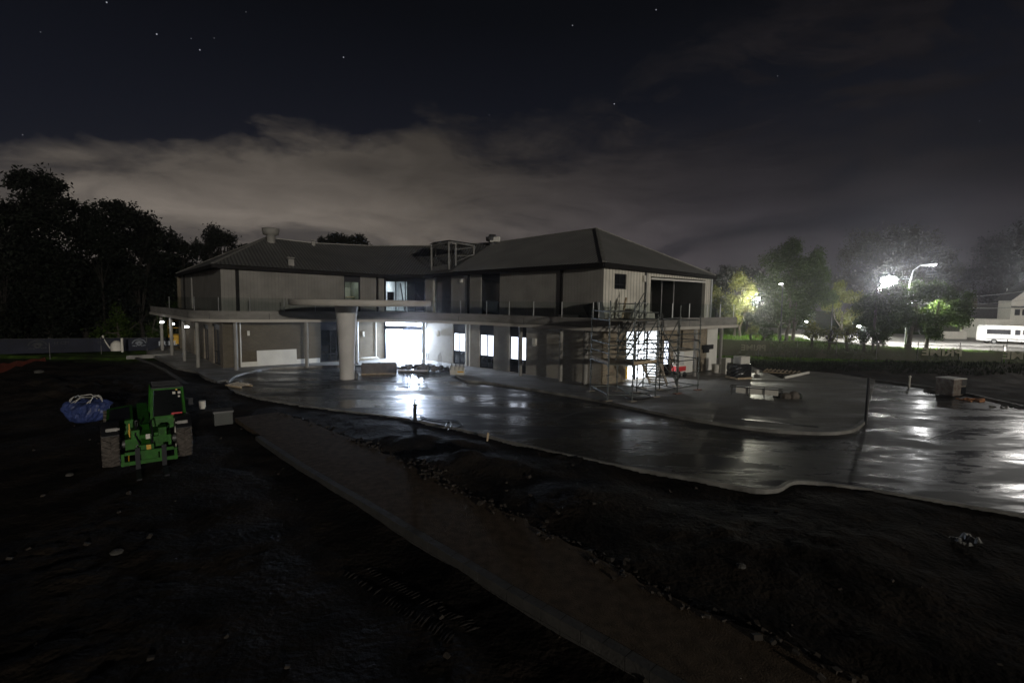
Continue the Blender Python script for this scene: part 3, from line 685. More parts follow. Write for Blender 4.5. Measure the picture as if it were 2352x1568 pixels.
for k in range(6):
    c = a2 + d * (.3 + k * .9) - n * .1; mb.beam(v3(c, 4.1), v3(c, 7), .08, .08)
c = a + d * 2.9 + n * .9; mb.beam(v3(c, 4.12), v3(c, 6.95), .07, .07); c = a + d * 4.4 + n * .9; mb.beam(v3(c, 4.12), v3(c, 6.95), .07, .07)
bpart(mb, 'stud', m_grey)
mb = MB(); c = a + d * 1.2 + n * .8; mb.lathe((c.x, c.y, 4.1), [(.55, 0), (.5, .4), (.3, .55), (.0, .58)], 12); bpart(mb, 'covered_drum', m_bag)
p, d, n, L = wall_frame(F_, GU); c = p + d * (L - .08) - n * .02
mb = MB(); mb.box((c.x, c.y, 5.75), (.16, .16, 3.3), angE); bpart(mb, 'corner_post', m_steel)
# left end upper
mb = MB(); wall_with_openings(mb, B_, A_, 4.1, (EZ['B'] - .1, EZ['A'] - .1), [(11.4, 12.1, 4.2, 7.2)]); bpart(mb, 'clad_wall', m_clA)
# back walls of the building, plain
mb = MB()
bk = [(-33.0, 48.8), (-25.4, 56.5), (-15, 55.5), (-3, 55), (4.6, 52.6), (15.8, 45.6), (15.2, 38.3)]
for i in range(len(bk) - 1):
    a, b8 = Vector(bk[i]), Vector(bk[i + 1]); dd_ = (b8 - a); nn = Vector((-dd_.y, dd_.x)).normalized()
    mb.prism([tuple(a), tuple(b8), tuple(b8 - nn * .2), tuple(a - nn * .2)], 0, 7.3)
bpart(mb, 'rear_wall', m_brL)
# --- dark vertical joints and downpipes on the upper floor
for (u_, P, Q, w_, nm, mm) in [(521 + 24, B_, P1_, .22, 'downpipe', m_gut), (866, B_, P1_, .16, 'downpipe', m_gut), (884, B_, P1_, .10, 'downpipe', m_gut), (1078, P2_, F_, .13, 'downpipe', m_gut), (1291, P2_, F_, .16, 'downpipe', m_gut), (1481, F_, G_, .11, 'downpipe', m_grey), (425, B_, A_, .2, 'downpipe', m_gut)]:
    s, _ = onw(u_, 660, P, Q); p, d, n, L = wall_frame(P, Q); c = p + d * s - n * .07
    mb = MB(); mb.box((c.x, c.y, 5.72), (w_, .12, 3.3), math.atan2(d.y, d.x)); bpart(mb, nm, mm)
# ground floor downpipes (catching the lobby light)
for (u_, P, Q) in [(552, B_, P1_), (863, B_, P1_), (1072, P2_, F_), (1080, P2_, F_)]:
    s, _ = onw(u_, 780, P, Q); p, d, n, L = wall_frame(P, Q); c = p + d * s - n * .07
    mb = MB(); mb.tube([v3(c, .13), v3(c, ZS)], .045); bpart(mb, 'downpipe', m_white)
# white plinth band and panel on the left wing
p, d, n, L = wall_frame(B_, P1_)
sa, sb = onw(555, 840, B_, P1_)[0], onw(735, 835, B_, P1_)[0]
mb = MB(); c = p + d * ((sa + sb) / 2) - n * .03; mb.box((c.x, c.y, .30), (sb - sa, .05, .36), math.atan2(d.y, d.x)); bpart(mb, 'plinth_band', m_white)
# small wall lights / speakers
for (u_, v_, P, Q, sz) in [(570, 765, B_, P1_, (.16, .14, .34)), (834, 767, B_, P1_, (.16, .12, .42)), (1007, 766, P2_, F_, (.2, .14, .42)), (1229, 785, P2_, F_, (.3, .14, .5)), (1061, 645, P2_, F_, (.25, .14, .25)), (1477, 640, F_, G_, (.22, .18, .42))]:
    s, z = onw(u_, v_, P, Q); p, d, n, L = wall_frame(P, Q); c = p + d * s - n * .08
    mb = MB(); mb.box((c.x, c.y, z), sz, math.atan2(d.y, d.x)); mb.box((c.x - n.x * .1, c.y - n.y * .1, z - sz[2] * .35), (sz[0] * .5, .08, sz[2] * .3), math.atan2(d.y, d.x)); bpart(mb, 'wall_light', m_paper)
# --- roofs
def oh(P, c, e=.55):   # overhang outward from building centre
    v = Vector(P) - Vector(c); return tuple(Vector(P) + v.normalized() * e)
Av = Vector(A_) + Vector((-.2, -.15)); Bv = Vector(B_) + Vector((-.15, -.65))
P1v = Vector(P1_) + Vector((.1, -.45)); P2v = Vector(P2_) + Vector((-.1, -.45)); Hv = Vector(H_) + Vector((-.3, -.35)); Fv = Vector(F_) + Vector((-.12, -.6)); Gv = Vector(F_).lerp(Vector(G_), .95) + Vector((.1, -.12))
rA, rB, rP1, rP2, rH, rF, rG = v3(Av, EZ['A']), v3(Bv, EZ['B']), v3(P1v, EZ['P1']), v3(P2v, EZ['P2']), v3(Hv, EZ['H']), v3(Fv, EZ['F']), v3(Gv, EZ['G'])
rL = dep(612, 546, 43.2); rM = dep(720, 559, 45.5); rN = dep(850, 565, 48.8); rO = dep(985, 565, 48.5); rR2 = dep(1135, 558, 46.0); rR1 = dep(1370, 525, 38.9)
bA, bN, bO = Vector((-26, 57.5, 7.4)), Vector((-15, 56.5, 7.4)), Vector((-3, 56, 7.4))
bR2, bR1 = Vector((5, 53.5, 7.4)), Vector((17, 46.5, 7.4))
mb = MB(); mb.face([rB, rP1, rN, rM, rL]); rf = bpart(mb, 'roof', m_roofL)
mb = MB(); mb.face([rA, rB, rL]); bpart(mb, 'roof', m_roofA)
mb = MB(); mb.face([rP1, rP2, rO, rN]); mb.face([rP2, rH, rR2, rO]); bpart(mb, 'roof', m_roofC)
mb = MB(); mb.face([rH + Vector((0, 0, .05)), rF, rR1, rR2 + Vector((0, 0, .05))]); bpart(mb, 'roof', m_roofR)
mb = MB(); mb.face([rF, rG, rR1]); bpart(mb, 'roof', m_roofE)
mb = MB(); mb.face([rL, bA, rA]); mb.face([rL, rM, rN, bN, bA]); mb.face([rN, rO, bO, bN]); mb.face([rO, rR2, bR2, bO]); mb.face([rR2, rR1, bR1, bR2]); mb.face([rR1, rG, bR1]); bpart(mb, 'roof', m_roofC)
mb = MB()
for a, b9 in [(rA, rB), (rB, rP1), (rP1, rP2), (rP2, rH), (rH, rF), (rF, rG)]:
    mb.beam(a - Vector((0, 0, .16)), b9 - Vector((0, 0, .16)), .14, .26)
bpart(mb, 'gutter', m_gut)
mb = MB()
S = Vector((0, 0, .22))
for P, Q, a, b10 in [(B_, P1_, rB, rP1), (P1_, P2_, rP1, rP2), (P2_, F_, rP2, rF), (F_, G_, rF, rG), (A_, B_, rA, rB)]:
    mb.face([a - S, b10 - S, v3(Q, b10.z - .22), v3(P, a.z - .22)])
bpart(mb, 'soffit', m_gut)
mb = MB(); up_ = Vector((0, 0, .03))
for a, b11 in [(rL, rB), (rL, rA), (rL, rM), (rM, rN), (rN, rO), (rO, rR2), (rR2, rR1), (rR1, rF), (rR1, rG), (rR2, rH)]:
    mb.beam(a + up_, b11 + up_, .2, .07)
bpart(mb, 'ridge_cap', mat('ridge_metal', (.24, .235, .215), .55, .3))
# roof vents
def vent(u_, v_, y_, s, lid=False):
    c = dep(u_, v_, y_); mb = MB(); 
    if lid: mb.lathe(c, [(s * .35, -.9 * s), (s * .35, 0), (s * .62, .02), (s * .7, .55 * s), (s * .5, .6 * s)], 16)
    else: mb.box((c.x, c.y, c.z - .15), (s, s, s * 1.5), .4); mb.box((c.x, c.y, c.z + s * .62), (s * 1.25, s * 1.25, .06), .4)
    bpart(mb, 'roof_vent', m_conc)
vent(622, 540, 42.5, 1.0, True); vent(669, 600, 38.6, .42); vent(720, 557, 45, .3)
c = dep(1131, 550, 45.5); mb = MB(); mb.lathe((c.x, c.y, c.z - .55), [(.34, 0), (.34, .35), (.58, .42), (.6, .75), (.36, .8), (.3, .98), (0, 1.0)], 16); bpart(mb, 'roof_vent', m_grey)
mb = MB(); c2 = dep(1137, 550, 45.0); mb.box((c2.x, c2.y, c2.z), (.9, .2, .42), -.3); bpart(mb, 'roof_vent', m_white)
# steel frame of the lift tower standing through the roof
FT = {}
for k, (u_, v_, y_) in {'a': (992, 628, 42.3), 'b': (1032, 620, 40.6), 'c': (1047, 618, 41.3), 'd': (1088, 592, 43.0), 'e': (1001, 610, 45.5)}.items(): FT[k] = dep(u_, v_, y_)
tops = {'a': dep(991, 565, 42.3), 'b': dep(1031, 556, 40.6), 'c': dep(1047, 557, 41.3), 'd': dep(1089, 565, 43.0), 'e': dep(1000, 560, 45.5)}
mb = MB()
for k in 'abcde': mb.beam(FT[k] - Vector((0, 0, .5 if k in 'de' else .1)), tops[k], .13, .13)
q = dep(1036, 620, 42.0); mb.beam(q, dep(1037, 558, 42.0), .08, .08)
for a, b12 in ['ab', 'bc', 'cd', 'de', 'ea']: mb.beam(tops[a], tops[b12], .12, .14)
mb.beam(FT['a'] + Vector((0, 0, .35)), FT['b'] + Vector((0, 0, .3)), .08, .4)
mb.beam(FT['c'] + Vector((0, 0, 1.1)), tops['d'] - Vector((0, 0, .8)), .06, .06); mb.beam(FT['c'] + Vector((0, 0, 1.6)), tops['d'] - Vector((0, 0, .1)), .05, .05)
mb.beam(FT['c'] + Vector((0, 0, .6)), FT['d'] + Vector((0, 0, .3)), .05, .05)
bpart(mb, 'steel_frame', mat('frame_steel', (.20, .20, .19), .6, .3))
mb = MB()
cc_ = (tops['a'] + tops['b'] + tops['d'] + tops['e']) / 4
rr4 = [t_ + (t_ - cc_) * .18 + Vector((0, 0, .14)) for t_ in (tops['a'], tops['b'], tops['d'], tops['e'])]
pk = dep(1036, 553.5, 42)
for i in range(4): mb.face([rr4[i], rr4[(i + 1) % 4], pk])
mb.face(list(reversed(rr4))); bpart(mb, 'frame_roof', m_roofC)
# --- balcony slab
E_ = smoothpts([(-36.2, 49.3), (-33.1, 45.8), (-27.9, 40.3), (-23.9, 36.0), (-22.6, 34.8), (-21, 34.15), (-19, 34.1), (-16.5, 35.2), (-13.9, 36.6), (-11.5, 37.4), (-9.2, 37.65), (-6.5, 37.25), (-4, 36.3), (-1.7, 35.0), (1.5, 32.35), (4.4, 29.9), (5.3, 29.3), (6.2, 29.05), (7.1, 29.3), (12, 33.2), (17.05, 37.3)], 4)
back_ = [(15.5, 40.2), (12, 38), (5.8, 32.6), (3, 34.5), (-6.5, 43.5), (-11.5, 44), (-20.5, 37.5), (-32, 50.5)]
Ei = offs(E_, .1)
mb = MB(); mb.prism(E_ + back_, ZS, ZS + .19); bpart(mb, 'slab_lip', m_disc)  # lip paler than the slab: entrance light put into its colour
mb = MB(); mb.prism(Ei + back_, ZS + .192, ZST - .15); strip(mb, offs(E_, .16), .12, ZST - .15, ZST); bpart(mb, 'balcony_slab', m_slab)
mb = MB(); Ej = offs(E_, .095)
for k in range(6, len(Ej) - 3, 7):
    t_ = (Vector(Ej[k + 1]) - Vector(Ej[k])).normalized(); mb.beam((Ej[k][0], Ej[k][1], ZS + .2), (Ej[k][0], Ej[k][1], ZST - .16), .03, .012)
bpart(mb, 'slab_joint', m_grey)['kind'] = 'stuff'
# glass balustrade: posts at the places seen, panes between them
def on_edge(u_, poly, v_=700):
    x = (u_ - 1176) / F0; y_ = (784 - v_) / F0; dr = right * x + up * y_ + d0
    for i in range(len(poly) - 1):
        (x1, y1), (x2, y2) = poly[i], poly[i + 1]
        a1, a2_ = x1 * dr.y - y1 * dr.x, x2 * dr.y - y2 * dr.x
        if a1 * a2_ <= 0 and a1 != a2_:
            t_ = a1 / (a1 - a2_); return i + t_, Vector((x1 + (x2 - x1) * t_, y1 + (y2 - y1) * t_))
    return None
Eb = offs(E_, .17); pts_ = []
for u_ in (389, 446, 502, 574, 653, 724, 800, 870, 935, 1000, 1058, 1118, 1170, 1226, 1291, 1363, 1376):
    q = on_edge(u_, Eb[:-12]); 
    if q: pts_.append(q)
for u_ in (1545, 1584, 1625, 1655, 1686):
    q = on_edge(u_, Eb[-14:])
    if q: pts_.append((q[0] + len(Eb) - 14, q[1]))
GT = 5.2
for i_, q in pts_:
    mb = MB(); mb.beam(v3(q, ZST), v3(q, GT + .02), .045, .045); bpart(mb, 'balustrade_post', m_steel)
# straight glass in short panels
k = 0; i = 2
while i < len(Eb) - 2:
    a, b13 = Vector(Eb[i]), Vector(Eb[min(i + 2, len(Eb) - 1)]); dd_ = (b13 - a)
    q = MB(); aa, bb = a + dd_ * .01, b13 - dd_ * .01; nn = Vector((-dd_.y, dd_.x)).normalized() * .012
    q.face([v3(aa, ZST + .02), v3(bb, ZST + .02), v3(bb, GT), v3(aa, GT)]); bpart(q, 'balustrade_glass', m_clear); i += 2
# --- ground floor columns (round)
cols = [(372, None), (394, None), (422, None), (453, None), (541, None), (704, None), (1196, None), (1289, None), (1346, None), (1598, None), (1657, None), (1680, None)]
Ec = offs(E_, .55)
for u_, _ in cols:
    q = on_edge(u_, Ec[:-13], 780) if u_ < 1400 else on_edge(u_, Ec[-15:], 780)
    if not q: q = on_edge(u_, Ec, 780)
    if not q: continue
    c = q[1]
    if u_ in (1657,): c = c + Vector((.9, 2.2))
    mb = MB(); mb.tube([v3(c, ZP - .01), v3(c, ZS + .01)], .13 if u_ != 1346 else .16, 16); bpart(mb, 'column', m_conc)
for u_, v_ in [(973, 838), (820, 834)]:
    c = at(u_, v_, ZP); mb = MB(); mb.tube([(c.x, c.y, ZP - .01), (c.x, c.y, ZS + .01)], .14, 16); bpart(mb, 'column', m_steel)
# soffit lights on the far left veranda
for (u_, v_, y_) in [(372, 740, 42.5), (396, 744, 45.5), (429, 751, 37.5)]:
    c = dep(u_, v_, y_); mb = MB(); mb.lathe((c.x, c.y, min(c.z, ZS - .1)), [(.02, -.06), (.13, -.05), (.15, .02), (.1, .09)], 12); bpart(mb, 'soffit_light', m_lampw)
    pointlamp((c.x - .1, c.y - .1, c.z - .3), 5, .1, (1, .97, .9))
# things kept on the balcony
def slabbox(name, label, cat, u_, v_, P, Q, off, size, m_, tilt=None, z=None):
    s, _ = onw(u_, v_, P, Q); p, d, n, L = wall_frame(P, Q); c = p + d * s - n * off
    t_ = thing(name, label, cat, (c.x, c.y, 4.12), math.atan2(d.y, d.x)); return t_, c
# --- right end room (bright, behind the scaffold)
_, rr = room(F_, G_, e1[0], e1[1], 5.0, .13, ZS - .02, 'side_room', extra=.8)
a, b7, a2, b2, n, d = rr; c = (a + b7) / 2 + n * 2.4
q = MB(); q.box((c.x, c.y, ZS - .1), (2.2, .25, .06), angE); bpart(q, 'ceiling_light', m_tube)
arealamp((c.x, c.y, ZS - .2), 2.0, .4, 600, (.9, .95, 1), (0, 0, angE))
q = MB(); c3 = (a + b7) / 2 - n * .18
for k in (e1[1] - e1[0]) * .28, (e1[1] - e1[0]) * .62, (e1[1] - e1[0]) * .97:
    c4 = a + d * (k + .8) - n * .16; q.box((c4.x, c4.y, 1.8), (.09, .1, 3.3), angE)
bpart(q, 'window_frame', m_dark)
# ---------------------------------------------------------------- mushroom canopy
cv = thing('mushroom_canopy', 'round flat concrete canopy on one thick tapering column over the driveway', 'canopy', (-10.76, 32.05, 0))
mb = MB(); mb.lathe((0, 0, 0), [(.46, -.05), (.47, .5), (.50, 1.6), (.55, 2.8), (.62, 3.9), (.72, 4.81)], 40); mb.build('column', mat('column_concrete', (.56, .54, .51), .75, var=.10, scale=.9, bump=.12), cv)
mb = MB(); mb.lathe((1.05, 0, 0), [(0, 4.78), (4.3, 4.80), (4.38, 4.84), (4.38, 5.14), (4.3, 5.17), (0, 5.19)], 96); o = mb.build('disc', m_disc, cv)
def simple(name, label, cat, mbx, m, group=None): return tag(mbx.build(name, m), label, cat, group)

# ---------------------------------------------------------------- telehandler
def tele():
    c = at(345, 1045, -.05); ry = R(-53 + 90 + 0)
    fx = Vector((.62, -.785)); ang = math.atan2(fx.y, fx.x)     # machine faces +x local
    T = thing('telehandler', 'green telescopic handler parked in the mud facing the path', 'telehandler', (c.x + .0, c.y + .3, gz(c.x, c.y) + .02), ang)
    # local: +x front, +y to machine's left (viewer's right)
    T.scale = (.93, .93, .93); T.location.x -= .22; T.location.y -= .1
    def wheel(x, y, steer=0):
        mb = MB(); n = 40; prof = [(-.22, .42), (-.235, .56), (-.19, .635), (.19, .635), (.235, .56), (.22, .42)]
        vs = []; ct = Vector((x, y, .64)); rot = Matrix.Rotation(steer, 3, 'Z')
        for yy, r in prof:
            for k in range(n):
                a = 2 * math.pi * k / n; vs.append(ct + rot @ Vector((r * math.cos(a), yy, r * math.sin(a))))
        mb.add(vs, [(i * n + k, i * n + (k + 1) % n, (i + 1) * n + (k + 1) % n, (i + 1) * n + k) for i in range(5) for k in range(n)], True)
        for k in range(20):
            a = 2 * math.pi * k / 20
            for sg in (-1, 1):
                a2 = a + (math.pi / 20 if sg > 0 else 0)
                p0 = Vector((.66 * math.cos(a2), .0, .66 * math.sin(a2))); p1 = Vector((.64 * math.cos(a2 + .2), sg * .22, .64 * math.sin(a2 + .2)))
                mb.beam(ct + rot @ p0, ct + rot @ p1, .05, .07)
        w = mb.build('wheel', m_rub, T)
        mb = MB()
        for sg in (-1, 1):
            vs = [ct + rot @ Vector((r * math.cos(2 * math.pi * k / 24), sg * yy, r * math.sin(2 * math.pi * k / 24))) for r, yy in ((.42, .215), (.36, .12), (.14, .10), (.12, .2)) for k in range(24)]
            mb.add(vs, [(i * 24 + k, i * 24 + (k + 1) % 24, (i + 1) * 24 + (k + 1) % 24, (i + 1) * 24 + k) for i in range(3) for k in range(24)] + [tuple(range(72, 96))], True)
        mb.build('rim', m_paper, w)
    for x, y in ((.9, -1.0), (.9, 1.0), (-1.9, -1.0), (-1.9, 1.0)): wheel(x, y)
    # chassis
    mb = MB(); mb.box((-.5, 0, .78), (3.6, .85, .42)); mb.box((1.05, 0, .72), (.8, 1.25, .36)); mb.box((1.3, -.35, .95), (.5, .22, .5)); mb.box((1.3, .38, .95), (.5, .22, .5))
    mb.box((-2.4, 0, .95), (.5, 1.5, .7)); mb.build('chassis', m_green, T)
    mb = MB(); mb.tube([(.9, -.8, .64), (.9, .8, .64)], .13, 12); mb.box((.9, 0, .62), (.34, .34, .34)); mb.build('axle', m_grey, T); mb = MB(); mb.tube([(-1.9, -.8, .64), (-1.9, .8, .64)], .13, 12); mb.build('axle', m_grey, T)
    # cab on machine left (viewer's right)
    y0, y1 = .14, 1.12; xb, xf = -1.15, .25
    cab = MB()
    cab.prism([(xb, y0), (xf + .12, y0), (xf + .12, y1), (xb, y1)], 1.0, 1.28)
    vs = [(xf + .14, y0, 1.28), (xf + .14, y1, 1.28), (xf + .2, y1 - .1, 1.02), (xf + .2, (y0 + y1) / 2, .9), (xf + .2, y0 + .1, 1.02)]
    cab.face(vs)
    for (xx, yy, xt, yt) in ((xf + .12, y0, xf - .05, y0 + .06), (xf + .12, y1, xf - .05, y1 - .06), (xb, y0, xb + .08, y0 + .06), (xb, y1, xb + .08, y1 - .06)):
        cab.beam((xx, yy, 1.26), (xt, yt, 2.32), .075, .075)
    cab.beam((xf + .125, y0, 1.32), (xf + .125, y1, 1.32), .07, .08)
    cab.beam((xf - .05, y0 + .06, 2.30), (xf - .05, y1 - .06, 2.30), .07, .07)
    cb_ = cab.build('cab', m_green, T)
    mb = MB(); mb.prism([(xb, y0 + .02), (xf + .05, y0 + .02), (xf + .05, y1 - .02), (xb, y1 - .02)], 2.33, 2.38)
    for k in range(6): mb.beam((xb + .15 + k * .22, y0 + .06, 2.40), (xb + .15 + k * .22, y1 - .06, 2.40), .03, .03)
    mb.build('roof_guard', m_dark, cb_)
    mb = MB(); mb.face([(xf + .11, y0 + .05, 1.36), (xf + .11, y1 - .05, 1.36), (xf - .03, y1 - .1, 2.26), (xf - .03, y0 + .1, 2.26)]); mb.face([(xb + .1, y0 + .02, 1.34), (xf + .05, y0 + .02, 1.34), (xf - .08, y0 + .05, 2.28), (xb + .14, y0 + .05, 2.28)]); mb.build('windscreen', mat('cab_glass', (.003, .004, .004), .10, spec=.12), cb_)
    mb = MB(); mb.box((-.75, .62, 1.5), (.15, .5, .75)); mb.box((-.5, .62, 1.25), (.5, .5, .14)); mb.build('seat', m_black, cb_)
    for yy in (.82, .98):
        mb = MB(); mb.box((xf + .04, yy, 2.14), (.05, .085, .085)); mb.build('lamp_unit', m_paper, cb_)
    mb = MB(); mb.box((xf + .02, .90, 2.25), (.06, .05, .05)); mb.build('indicator', m_yel, cb_)
    mb = MB(); mb.box((xf + .05, .97, 2.0), (.01, .06, .06)); mb.build('sticker', m_paper, cb_)
    mb = MB(); mb.box((xf + .13, .88, 1.40), (.02, .32, .07)); mb.build('sticker', m_red, cb_)
    # engine bonnet on machine right (viewer's left)
    mb = MB()
    mb.add([(-1.7, -1.15, .8), (.35, -1.15, .8), (.35, -.35, .8), (-1.7, -.35, .8), (-1.7, -1.12, 1.42), (.2, -1.12, 1.22), (.2, -.38, 1.30), (-1.7, -.38, 1.5)], [(3, 2, 1, 0), (4, 5, 6, 7), (0, 1, 5, 4), (1, 2, 6, 5), (2, 3, 7, 6), (3, 0, 4, 7)])
    bn = mb.build('engine_bonnet', m_green, T)
    mb = MB(); mb.face([(-1.5, -1.04, 1.41), (.05, -1.04, 1.25), (.05, -.46, 1.32), (-1.5, -.46, 1.48)]); mb.build('grille', m_black, bn)
    # mudguards and headlights
    for sg in (-1, 1):
        mb = MB(); pts = [(.9 + .78 * math.cos(R(a)), .64 + .78 * math.sin(R(a))) for a in range(35, 150, 14)]
        for i in range(len(pts) - 1):
            (x1, z1), (x2, z2) = pts[i], pts[i + 1]
            mb.add([(x1, sg * .76, z1), (x1, sg * 1.22, z1), (x2, sg * 1.22, z2), (x2, sg * .76, z2), (x1, sg * .76, z1 + .03), (x1, sg * 1.22, z1 + .03), (x2, sg * 1.22, z2 + .03), (x2, sg * .76, z2 + .03)], [(0, 1, 2, 3), (7, 6, 5, 4), (0, 4, 5, 1), (1, 5, 6, 2), (3, 2, 6, 7), (0, 3, 7, 4)])
        mb.build('mudguard', m_black, T)
        mb = MB(); mb.box((1.5, sg * .95, 1.30), (.08, .3, .1)); mb.box((1.5, sg * .78, 1.30), (.07, .06, .06)); hl = mb.build('headlight', mat('lamp_reflector', (.8, .78, .74), .15, .7), T)
    # boom and carriage
    mb = MB(); mb.beam((-2.3, -.08, 1.28), (1.45, -.08, .84), .32, .32); mb.build('boom', m_green, T)
    mb = MB(); mb.beam((.6, -.08, 1.06), (1.75, -.08, .62), .24, .26); mb.box((1.75, -.08, .55), (.3, .4, .42)); mb.build('boom_extension', m_green, T)
    mb = MB(); mb.tube([(.2, .10, 1.05), (1.5, .10, .72)], .05, 10); mb.tube([(.3, -.3, 1.25), (1.55, -.3, .66)], .045, 10); mb.build('hydraulic_ram', m_steel, T)
    for yy in (-.22, .06):
        mb = MB(); mb.tube([(.9, yy, 1.3), (1.25, yy * 1.4, 1.42), (1.6, yy * 1.6, 1.05), (1.78, yy, .7)], .022, 8); mb.build('hose', m_black, T)
    mb = MB(); mb.box((1.97, 0, .24), (.09, 1.5, .12)); mb.box((1.97, 0, .56), (.09, 1.3, .1)); mb.box((1.97, -.70, .37), (.08, .08, .40)); mb.box((1.97, .70, .37), (.08, .08, .40)); mb.box((1.97, -.3, .40), (.06, .07, .25)); mb.box((1.97, .3, .40), (.06, .07, .25)); mb.box((1.95, .0, .40), (.05, .45, .34))
    ca = mb.build('fork_carriage', m_green, T)
    for yy in (-.32, .38):
        mb = MB(); mb.box((2.05, yy, .36), (.06, .13, .75)); mb.box((2.62, yy, .02), (1.16, .13, .045)); mb.build('fork', m_dark, ca)
    for yy, z, s_ in ((-.02, .95, .16), (-.02, .66, .2)):
        mb = MB(); mb.box((1.93 if z < .8 else 1.55, yy, z), (.02, .12, s_)); mb.build('sticker', m_yel if z < .8 else m_paper, T)
    mb = MB(); mb.beam((.45, -.52, 1.0), (1.9, -.55, .3), .03, .03); mb.beam((1.1, -.5, .7), (1.12, -.5, 1.35), .03, .03); mb.build('hand_rail', m_yel, T)
    mb = MB(); mb.beam((.1, 1.1, 1.9), (.15, 1.3, 1.85), .03, .03); mb.box((.15, 1.34, 1.75), (.04, .14, .26)); mb.build('mirror', m_dark, T)
tele()

# ---------------------------------------------------------------- small things on the left
c = at(201, 966, 0)
bagT = thing('bulk_bag', 'blue tarpaulin bulk bag with loose white straps beside the green telehandler', 'bulk bag', (c.x, c.y, gz(c.x, c.y)), .3)
bagT.scale = (.82, .82, .82)
mb = MB(); n = 56; rings = [(.40, .0), (.56, .08), (.66, .2), (.72, .34), (.76, .48), (.80, .62), (.82, .74), (.80, .86), (.72, .96), (.58, 1.03), (.40, 1.04), (.2, 1.0), (0, .98)]
vs = []
for i, (r, z) in enumerate(rings):
    for k in range(n):
        a = 2 * math.pi * k / n; q = Vector((math.cos(a), math.sin(a), z))
        w_ = 1 + .16 * mnoise.noise(q * 2.2) + .11 * mnoise.noise(q * 5.5 + Vector((3, 1, 7))) + .05 * abs(math.sin(a * 9 + 4 * z)) + .07 * math.cos(4 * a)
        vs.append((r * w_ * math.cos(a) * 1.15, r * w_ * math.sin(a), z * (1 + .16 * mnoise.noise(q * 3 + Vector((9, 2, 4))))))
mb.add(vs, [(i * n + k, i * n + (k + 1) % n, (i + 1) * n + (k + 1) % n, (i + 1) * n + k) for i in range(len(rings) - 1) for k in range(n)]); mb.build('bag', m_blue, bagT)
for a0 in (.3, 1.5, 2.6, 3.6, 4.6, 5.6):
    pts = [(math.cos(a0 + j * .17) * (.90 - .06 * j), math.sin(a0 + j * .17) * (.82 - .06 * j), .62 + .16 * j - .009 * j * j) for j in range(7)] + [(.5 * math.cos(a0), .4 * math.sin(a0), 1.30), (.85 * math.cos(a0 - .5), .78 * math.sin(a0 - .5), .75)]
    mb = MB(); mb.tube(pts, .02, 5); mb.build('strap', mat('white_strap', (.6, .58, .52), .7), bagT)
c = at(497, 972, 0); ob = thing('planter_box', 'dark square site box with a pale rim at the end of the gravel path', 'box', (c.x + .1, c.y + .3, gz(c.x, c.y)), R(35))
mb = MB(); mb.box((0, 0, .25), (.66, .66, .5)); mb.build('body', m_bin, ob); mb = MB(); mb.box((0, 0, .54), (.74, .74, .07)); mb.build('rim', m_grey, ob)
c = at(465, 938, 0); mb = MB(); mb.box((c.x, c.y, .22), (.26, .3, .30), .5); mb.box((c.x, c.y, .05), (.2, .2, .1), .5); simple('pale_box', 'small pale box in the dirt behind the telehandler and dark site box', 'box', mb, m_paper)
# pale strewn stones and scraps
random.seed(11)
for (u_, v_, s_, lb) in [(268, 1274, .12, 'pale lump of rubble in the dark mud in front of the telehandler'), (160, 1086, .10, 'small pale stone in the mud left of the telehandler'), (1700, 1330, .09, 'small pale stone in the rough soil right of the gravel path'), (1395, 1340, .07, 'small pale stone near the crumbling edge of the gravel path'), (1120, 1012, .10, None), (90, 862, .25, 'grey rock lying far off in the dirt near the left fence')]:
    if lb is None: continue
    c = at(u_, v_, 0 if v_ < 1200 else -.2); z = gz(c.x, c.y); mb = MB(); n = 10
    vs = [(c.x + s_ * math.cos(2 * math.pi * k / n) * r * (1 + .3 * mnoise.noise((k, j, s_ * 30))), c.y + s_ * math.sin(2 * math.pi * k / n) * r * (1 + .3 * mnoise.noise((k, j + 5, 2))), z + s_ * h) for j, (r, h) in enumerate(((1, -.1), (.95, .35), (.5, .62))) for k in range(n)]
    mb.add(vs, [(j * n + k, j * n + (k + 1) % n, (j + 1) * n + (k + 1) % n, (j + 1) * n + k) for j in range(2) for k in range(n)] + [tuple(range(2 * n, 3 * n))]); simple('stone', lb, 'stone', mb, m_block)
# crumpled plastic sheet on the soil
c = at(2218, 1250, -.05); mb = MB(); vs = []; 
for j in range(9):
    for i in range(9): vs.append((c.x - .22 + i * .05 + .02 * mnoise.noise((i, j, 0)), c.y - .2 + j * .05, gz(c.x, c.y) + .08 + .16 * mnoise.noise((i * .6, j * .6, 3)) + (.1 if i > 5 else 0)))
mb.add(vs, [(j * 9 + i, j * 9 + i + 1, (j + 1) * 9 + i + 1, (j + 1) * 9 + i) for j in range(8) for i in range(8)]); simple('plastic_sheet', 'crumpled glossy plastic sheet on the dark soil near the right edge', 'plastic sheet', mb, mat('plastic', (.22, .22, .21), .45))
# timber rack by the kerb
c = at(549, 887, 0); tr = thing('timber_pallet', 'slatted timber pallet leaning inside the round end of the kerb', 'pallet', (c.x, c.y, .0), math.atan2(-.65, 1.33) + .0)
for k in range(5):
    mb = MB(); mb.box((-.55 + k * .28, 0, .10 + .03), (.10, 1.0, .03), .35); mb.build('slat', m_timber, tr)
for yy in (-.35, .35):
    mb = MB(); mb.box((0, yy, .05), (1.4, .08, .09)); mb.build('bearer', m_timber, tr)

